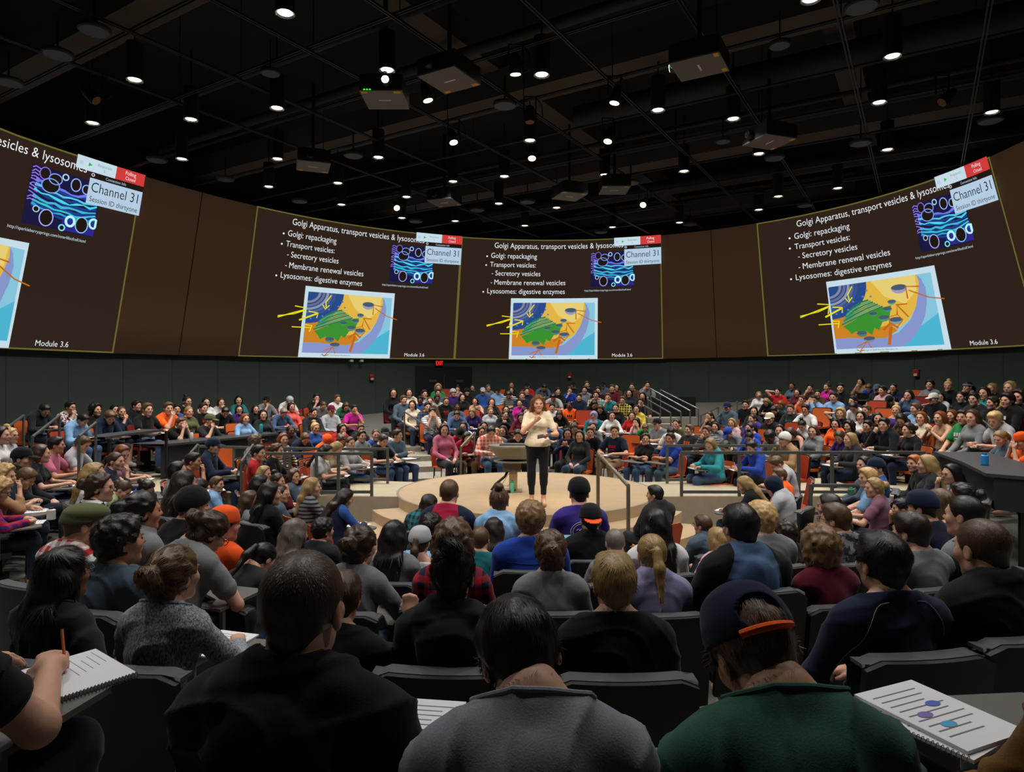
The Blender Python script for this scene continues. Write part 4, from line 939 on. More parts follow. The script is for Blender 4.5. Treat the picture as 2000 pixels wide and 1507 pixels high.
# ------------------------------------------------------------------ hair, caps, glasses (head frame)
CR = ('e', (0, -.012, .03), (.076, .097, .086))
def cr(g, k=0, dz=0): return ('e', (0, -.012, .03 + dz), (.076 + g, .097 + g, .086 + g), k)
def hair_def(st):
    line = lambda a, b: (lambda X, Y, Z: (Y - (a + b * Z)) * .8 + 0 * X)             # keep what lies behind a slanted hairline
    ear = [('e', (.085, .0, -.014), (.03, .022, .028), .008), ('e', (-.085, .0, -.014), (.03, .022, .028), .008)]
    nape = lambda X, Y, Z: (-.075 - Z) + 0 * X + .25 * np.maximum(Y + .03, 0)
    side = lambda X, Y, Z: np.where(Z < .0, (Y + .0) * 1.0, -1) + 0 * X - .004
    n = lambda amp, f: (lambda X, Y, Z: amp * np.sin(X * f + 1.3 * np.sin(Z * f * .7)) * np.sin(Y * f * .9 + 1.1 * np.sin(X * f * .6)) * np.cos(Z * f * .8))
    if st == 'z': return dict(P=[cr(.008), ('e', (0, -.05, -.045), (.05, .05, .05), .02)], cuts=[line(.025, .5), nape, side], disp=None, tip=None, len=.012)
    if st == 's': return dict(P=[cr(.016), ('e', (0, .02, .085), (.07, .075, .038), .02), ('e', (0, -.055, -.045), (.056, .05, .055), .02)], cuts=[line(.034, .55), nape, side], disp=n(.004, 60), tip=None, len=.035, sub=ear)
    if st == 'm': return dict(P=[cr(.02), ('c', (.07, -.02, 0), (.078, -.03, -.15), .035, .03, .03), ('c', (-.07, -.02, 0), (-.078, -.03, -.15), .035, .03, .03), ('e', (0, -.065, -.06), (.085, .05, .125), .03)], cuts=[line(.028, .4)], disp=n(.006, 45), tip=None, len=.07, flow=-1)
    if st == 'v': return dict(P=[cr(.024), ('c', (.075, -.02, 0), (.098, -.0, -.155), .04, .036, .03), ('c', (-.075, -.02, 0), (-.098, -.0, -.155), .04, .036, .03), ('e', (0, -.075, -.06), (.1, .055, .125), .03)], cuts=[line(.03, .4)], disp=n(.015, 62), tip=None, len=.06, flow=-1, curl=1)
    if st == 'l': return dict(P=[cr(.018), ('c', (.068, -.015, 0), (.085, .05, -.24), .034, .022, .03), ('c', (-.068, -.015, 0), (-.085, .05, -.24), .034, .022, .03), ('c', (0, -.07, -.02), (0, -.125, -.15), .07, .055, .04), ('c', (0, -.125, -.15), (0, -.2, -.36), .055, .03, .04), ('c', (.05, -.06, -.02), (.06, -.12, -.15), .05, .045, .04), ('c', (.06, -.12, -.15), (.075, -.185, -.33), .045, .022, .04), ('c', (-.05, -.06, -.02), (-.06, -.12, -.15), .05, .045, .04), ('c', (-.06, -.12, -.15), (-.075, -.185, -.33), .045, .022, .04)], cuts=[line(.03, .4)], disp=n(.006, 42), tip=None, len=.10, flow=-1)
    if st == 'c': return dict(P=[cr(.038), ('e', (.075, -.02, -.04), (.045, .06, .08), .03), ('e', (-.075, -.02, -.04), (.045, .06, .08), .03), ('e', (0, -.07, -.05), (.085, .06, .09), .03)], cuts=[line(.034, .45)], disp=n(.012, 75), tip=None, len=.05, curl=1, flow=-.4)
    if st == 'k': return dict(P=[cr(.026), ('e', (0, .01, .09), (.075, .08, .042), .02), ('e', (0, -.055, -.04), (.062, .055, .055), .02)], cuts=[line(.036, .5), nape, side], disp=n(.008, 95), tip=None, len=.02, curl=1, sub=ear)
    if st == 'p': return dict(P=[cr(.011), ('e', (0, -.06, -.05), (.055, .045, .05), .02), ('e', (0, -.112, .04), (.022, .022, .022), .01), ('c', (0, -.125, .045), (0, -.165, -.04), .024, .032, .01), ('c', (0, -.165, -.04), (0, -.195, -.22), .032, .012, .02)], cuts=[line(.03, .5)], disp=n(.003, 60), tip=(0, -.115, .04), len=.06, pony=1)
    if st == 'u': return dict(P=[cr(.013), ('e', (0, -.06, -.05), (.056, .045, .05), .02), ('e', (0, -.07, .142), (.044, .044, .038), .008)], cuts=[line(.03, .5)], disp=n(.006, 80), tip=(0, -.07, .14), len=.05)
    if st == 'w': return dict(P=[cr(.02), ('e', (0, -.07, -.05), (.07, .05, .07), .03), ('e', (0, -.135, .03), (.058, .05, .052), .012)], cuts=[line(.032, .45)], disp=n(.009, 70), tip=(0, -.135, .03), len=.05)
def hair_mesh(st, lev):
    key = ('hair', st, lev)
    if key in _geo: return _geo[key]
    D = hair_def(st); v = (.0125, .010, .007, .0055)[lev]
    sub = D.get('sub', [('e', (.082, .012, -.012), (.02, .022, .028), .008), ('e', (-.082, .012, -.012), (.02, .022, .028), .008)] if st in 'puw' else ())
    V, Q = solid(D['P'], v, sub, D['disp'], D['cuts'])
    parts = [(V, Q, 0)]; N = (0, 350, 4200, 11000)[lev]
    if N:
        r = np.random.default_rng(len(st) + ord(st[0]))
        a, b, c = V[Q[:, 0]], V[Q[:, 1]], V[Q[:, 2]]; nf = np.cross(b - a, c - a); ar = np.linalg.norm(nf, axis=1); nf /= np.maximum(ar, 1e-12)[:, None]
        mid = V[Q].mean(1); ar = ar * (mid[:, 1] < .06 + .4 * mid[:, 2])
        f = r.choice(len(Q), N, p=ar / ar.sum()); w_ = r.random((N, 2)).astype(np.float32)
        p = a[f] + (b[f] - a[f]) * w_[:, :1] + (V[Q[f, 3]] - a[f]) * w_[:, 1:]; n = nf[f].copy()
        t = p - A3((0.012, -.055, .125)); t[:, 2] -= .02
        t[:, 1] += np.where((p[:, 2] > .06) & (p[:, 1] > -.03), .05, 0)
        if D.get('tip') is not None:
            tt = A3(D['tip']) - p; m = np.ones(N, bool)
            if D.get('pony'): m = (p[:, 1] > -.115) | (p[:, 2] > .06)
            if st in 'uw': m = np.linalg.norm(tt, axis=1) > .055
            t = np.where(m[:, None], tt, (A3((0, 0, -1)) if D.get('pony') else np.cross(tt, A3((.6, .5, .3)))))
        if D.get('flow'):
            k = np.clip((.05 - p[:, 2]) / .06, 0, 1)[:, None]; tn = t / np.maximum(np.linalg.norm(t, axis=1), 1e-6)[:, None]
            t = tn * (1 - k) + k * A3((0, 0, -1))
        jit = .3 if D.get('curl') else .22
        t = t / np.maximum(np.linalg.norm(t, axis=1), 1e-6)[:, None] + r.normal(0, jit, (N, 3)) * .5
        ns = 5; L = D['len'] * r.uniform(.5, 1.15, N).astype(np.float32); s = (L / ns)[:, None]
        wd = np.float32((0, .0022, .0013, .00085)[lev]) * r.uniform(.6, 1.3, N).astype(np.float32)[:, None]
        p = p - n * .002; rows = []; cu = 1.1 if D.get('curl') else 0
        for i in range(ns + 1):
            t = t - n * (t * n).sum(1)[:, None]; t /= np.maximum(np.linalg.norm(t, axis=1), 1e-6)[:, None]
            x = np.cross(t, n); k = (1 - (i / ns) ** 2 * .85); rows += [p - x * wd * k, p + x * wd * k]
            lift = (.26 if st == 'z' else .12 if i < 2 else .02) + (.25 * r.random() if cu else 0)
            p = p + (t + n * lift) * s
            curv = np.where(p[:, 2] > -.05, 1 / .10, 1 / .6)[:, None]
            t2 = t - n * s * curv; n = n + t * s * curv; n /= np.linalg.norm(n, axis=1)[:, None]; t = t2 + (x * r.normal(0, cu * .5, (N, 1)) if cu else 0) + x * r.normal(0, .05, (N, 1))
        far = np.linalg.norm((p - A3((0, -.012, .03))) / (A3((.076, .097, .086)) + (.065 if cu else .042)), axis=1); ok = (far < 1) | (p[:, 2] < -.02)
        if D.get('tip') is not None: ok |= np.linalg.norm(p - A3(D['tip']), axis=1) < .075
        if D.get('pony'): ok |= (p[:, 1] < -.12) & (p[:, 2] < .06)
        rows = [q[ok] for q in rows]; N = int(ok.sum())
        SV = np.stack(rows, 1); m_ = 2 * (ns + 1); base = (np.arange(N) * m_)[:, None, None]
        q = np.array([[2 * i, 2 * i + 1, 2 * i + 3, 2 * i + 2] for i in range(ns)])[None]
        parts.append((SV.reshape(-1, 3), (base + q).reshape(-1, 4), 0))
    V, Q, _ = join(parts); _geo[key] = npmesh('hair', V, Q); return _geo[key]
def cap_geo(kind, v=.009):
    key = ('cap', kind, v)
    if key in _geo: return _geo[key]
    brim = None
    if kind == 'snap':
        V, Q = solid([cr(.022, 0, .012), ('e', (0, .0, .105), (.07, .085, .03), .03)], v, [('e', (0, -.125, .055), (.047, .06, .036), .004)], None, [lambda X, Y, Z: (.022 + .10 * Y) - Z + 0 * X])
        brim = solid([('e', (0, .115, .036), (.078, .085, .006), 0, Rx(R(-14)))], .006)
    elif kind in ('cap', 'capb', 'flat'):
        V, Q = solid([cr(.024, 0, .012), ('e', (0, .0, .105), (.07, .085, .03), .03)] if kind != 'flat' else [('e', (0, .01, .075), (.105, .13, .062), .02), cr(.022)], v, [('e', (0, -.11, .05), (.042, .05, .03), .006)] if kind == 'x' else (), None, [lambda X, Y, Z: (.028 + .12 * Y * (1 if kind != 'capb' else -.6)) - Z + 0 * X])
        sg = -1 if kind == 'capb' else 1
        brim = solid([('e', (0, .115 * sg, .036 if sg > 0 else .03), (.078, .085, .006), 0, Rx(R(-14 * sg)))], .006) if kind != 'flat' else solid([('e', (0, .11, .045), (.08, .06, .007), 0)], .006)
    elif kind == 'beanie':
        V, Q = solid([cr(.03, 0, .01), ('e', (0, -.02, .11), (.06, .07, .04), .03)], v, (), lambda X, Y, Z: .0012 * np.sin(np.arctan2(X, Y + .012) * 60), [lambda X, Y, Z: (-.005 + .35 * (Y + .02)) - Z + 0 * X])
    elif kind == 'hijab':
        V, Q = solid([cr(.026), ('e', (0, -.03, -.06), (.085, .085, .12), .04), ('e', (0, .0, -.19), (.13, .11, .09), .06)], v, [('e', (0, .12, -.01), (.062, .06, .09), .015)], folds(.004, 2))
    elif kind == 'fedora':
        V, Q = solid([cr(.02, 0, .02), ('e', (0, 0, .11), (.06, .08, .04), .02)], v, (), None, [lambda X, Y, Z: .04 - Z + 0 * X + 0 * Y]); brim = solid([('e', (0, 0, .048), (.15, .17, .007), 0)], .006)
    elif kind == 'band':
        V, Q = solid([cr(.026)], v, (), None, [lambda X, Y, Z: np.abs(Z - .045 - .25 * Y) - .02 + 0 * X])
    _geo[key] = (npmesh('cap', V, Q), npmesh('brim', *brim) if brim else None); return _geo[key]
def glasses_mesh():
    if 'gl' not in _geo:
        m = MB()
        for s in (-1, 1):
            m.tube([(s * .032 + .022 * math.cos(a), .108, .002 + .018 * math.sin(a)) for a in lins(0, 6.283, 14)], .0022, 5, False); m.tube([(s * .054, .106, .006), (s * .084, .02, .01), (s * .084, -.01, .0)], .0022, 5)
        m.tube([(-.01, .109, .006), (.01, .109, .006)], .0022, 5); _geo['gl'] = m.mesh('glasses', True)
    return _geo['gl']

# ------------------------------------------------------------------ seats
def curved_panel(w_, z0, z1, y0, y1, bow, th, nx=8, nz=5, rnd=.05):
    """upright slab bowed in plan, leaning from y0 (bottom) to y1 (top), rounded top corners"""
    fr, bk = [], []
    m = MB(); 
    def P(i, j, o):
        u = -1 + 2 * i / nx; f = j / nz; zt = z1 - rnd * max(abs(u) - .75, 0) / .25 * .6; z = z0 + (zt - z0) * f
        return (u * w_ / 2, y0 + (y1 - y0) * f + bow * u * u + o, z)
    for o in (0, -th):
        for i in range(nx + 1):
            for j in range(nz + 1): m.v.append(P(i, j, o))
    K = (nx + 1) * (nz + 1); I = lambda i, j, s: s * K + i * (nz + 1) + j
    for i in range(nx):
        for j in range(nz): m.f += [(I(i, j, 0), I(i, j + 1, 0), I(i + 1, j + 1, 0), I(i + 1, j, 0)), (I(i, j, 1), I(i + 1, j, 1), I(i + 1, j + 1, 1), I(i, j + 1, 1))]
        m.f += [(I(i, nz, 0), I(i, nz, 1), I(i + 1, nz, 1), I(i + 1, nz, 0)), (I(i, 0, 0), I(i + 1, 0, 0), I(i + 1, 0, 1), I(i, 0, 1))]
    for j in range(nz): m.f += [(I(0, j, 0), I(0, j, 1), I(0, j + 1, 1), I(0, j + 1, 0)), (I(nx, j, 0), I(nx, j + 1, 0), I(nx, j + 1, 1), I(nx, j, 1))]
    return m
shell_me = curved_panel(.51, .36, .885, -.235, -.30, .03, .03).mesh('shell', True)
edge_highlight_me = curved_panel(.512, .872, .888, -.234, -.236, .03, .068, 8, 1).mesh('edge', True)  # thin strip along the top of the back that carries the painted highlight
backc_me = curved_panel(.47, .42, .865, -.215, -.285, .03, .022).mesh('cushion', True)
seatc_me = MB().box(-.235, .235, -.22, .2, .40, .447).mesh('seat')
ped_me = MB().box(-.05, .05, -.12, .06, 0, .40).box(-.16, .16, -.16, .12, 0, .02).mesh('pedestal')
arm_me2 = MB().box(-.262, -.225, -.24, .12, .60, .635).box(-.255, -.232, -.2, -.12, .40, .60).mesh('arm')
def tab_poly():
    m = MB(); pts = [(.27, .06), (.27, .40), (.22, .46), (-.22, .46), (-.27, .42), (-.27, .30), (-.02, .27), (.12, .2), (.19, .06)]
    n = len(pts); m.v = [(x, y, .695) for x, y in pts] + [(x, y, .712) for x, y in pts]
    m.f = [tuple(range(n))[::-1], tuple(range(n, 2 * n))] + [(i, (i + 1) % n, n + (i + 1) % n, n + i) for i in range(n)]
    m.bar((.25, .1, .40), (.25, .1, .70), .025); return m.mesh('tablet')
tab_me = tab_poly()
oshell_me = curved_panel(.45, .44, .82, -.22, -.30, .05, .012, 8, 5, .1).box(-.22, .22, -.22, .22, .436, .448).mesh('oshell', True)
def leg_me_(x, y): return MB().tube([(x * .8, y * .8, .436), (x, y, 0)], .011, 8).mesh('leg', True)
olegs = [leg_me_(x, y) for x in (-.2, .2) for y in (-.22, .2)]
seat_cols = {'orange': mat('seat_orange', 'bd5518', .75, 0, .1, 200), 'red-orange': mat('seat_red_orange', 'a8391a', .75, 0, .1, 200), 'red': mat('seat_red', '7d171a', .75, 0, .1, 200), 'black': mat('seat_black', '1d1f21', .8, 0, .2, 300)}
orange_shell = mat('orange_moulded_plastic', 'c8592a', .45); dark_shell = mat('dark_grey_plastic_shell', '17191a', .5, 0, .12, 400, .1)
tablet_mat = mat('tablet_laminate', '5d5a55', .5)
def seat(label, loc, rz, s, kind, col='orange', tablet=False, near=False):
    t = thing('orange_shell_chair' if kind == 'shell' else 'black_tip_up_seat' if near else 'lecture_seat', label, 'seat', loc, rz, 'lecture hall seats'); t.scale = (1, 1, s)
    if kind == 'shell':
        link('chair_shell', oshell_me, t, None, [orange_shell])
        for l in olegs: link('leg', l, t, None, [black_metal])
    else:
        b = link('backrest', shell_me, t, None, [dark_shell])
        if near: link('top_edge_highlight', edge_highlight_me, b, None, [edge_highlight])  # highlight put in as a paler strip, near seats only
        else: link('back_cushion', backc_me, t, None, [seat_cols[col]])
        link('seat_pan', seatc_me, t, None, [seat_cols[col]]); link('pedestal', ped_me, t, None, [black_metal])
    if tablet: link('tablet_arm', tab_me, t, None, [tablet_mat])
    return t
def paper_stack(label, M, name='notebook', w_=.21, h_=.28, th=.008, m=None):
    t = thing(name, label, 'notebook' if name == 'notebook' else 'paper', group='papers on tablet arms'); t.matrix_world = M
    MB().box(-w_ / 2, w_ / 2, -h_ / 2, h_ / 2, 0, th).build('page_block', m or white_paper, t)
    ln = MB()
    for k in range(9): ln.box(-w_ * .4, w_ * (.1 + .28 * rng.random()), h_ * .36 - k * h_ * .085, h_ * .36 - k * h_ * .085 + .004, th, th + .0006)
    ln.build('handwriting', mat('ink_lines', '6d7078', .8), t)
    return t
#@@TABLE
# ------------------------------------------------------------------ who sits where
HEX = dict(black='141517', charcoal='26282b', navy='172138', blue='2b4f92', royal='21409a', lightblue='7fa8d0', denim='435a7c', teal='1f6a70', turquoise='2c868e', green='1f7a3c', forest='2f5746', olive='55583a', mint='8fc4a8', lime='8aa070',
    grey='74777a', lightgrey='a7a9ac', darkgrey='3c3f43', white='d2d2d0', cream='c9bda4', tan='9c7a58', brown='4d3626', burgundy='5a1626', red='a81f24', crimson='9c1c3a', pink='b8647c', lightpink='cfa6ac', coral='d4584e', magenta='b8208c', mauve='7d5468', purple='3b2268', violet='3b2a82', lavender='8a84a8',
    orange='e0531c', brightorange='f0601a', yellow='d0b848', slate='4a5a68', lightslate='7e868e', mustard='6a4a1e')
HC = dict(k=('black', '15110f'), d=('dark brown', '231a13'), b=('brown', '453222'), l=('light brown', '5f482f'), y=('blonde', '957a4e'), r=('ginger', '7e4524'), g=('greying', '5b544c'))
HS = dict(z='buzzed', s='short', m='shoulder-length', l='long', c='big curly', k='short curly', p='ponytail', u='high bun', w='low bun')
GAR = dict(tee='T-shirt', polo='polo shirt', tank='tank top', shirt='shirt', sweater='sweater', top='top', cardigan='cardigan', jacket='jacket', coat='coat', hoodie='hoodie', vest='vest')
KIND = dict(tee='tee', polo='tee', tank='tank', shirt='long', sweater='long', top='long', cardigan='long', jacket='jacket', coat='jacket', hoodie='hoodie', vest='hoodie')
PP = dict(write='writing', note='taking notes', chin='chin on hand', chinl='chin on hand', cross='arms folded', down='looking down', face='hands at face', slump='leaning back', pray='hands clasped', behind='hand behind head', lap='', back='', wave='hand raised', **{'raise': 'fist raised'})
TONE = {'0': 'c99a80', '1': 'b98468', '2': '8f6045', '3': '5c3a28'}
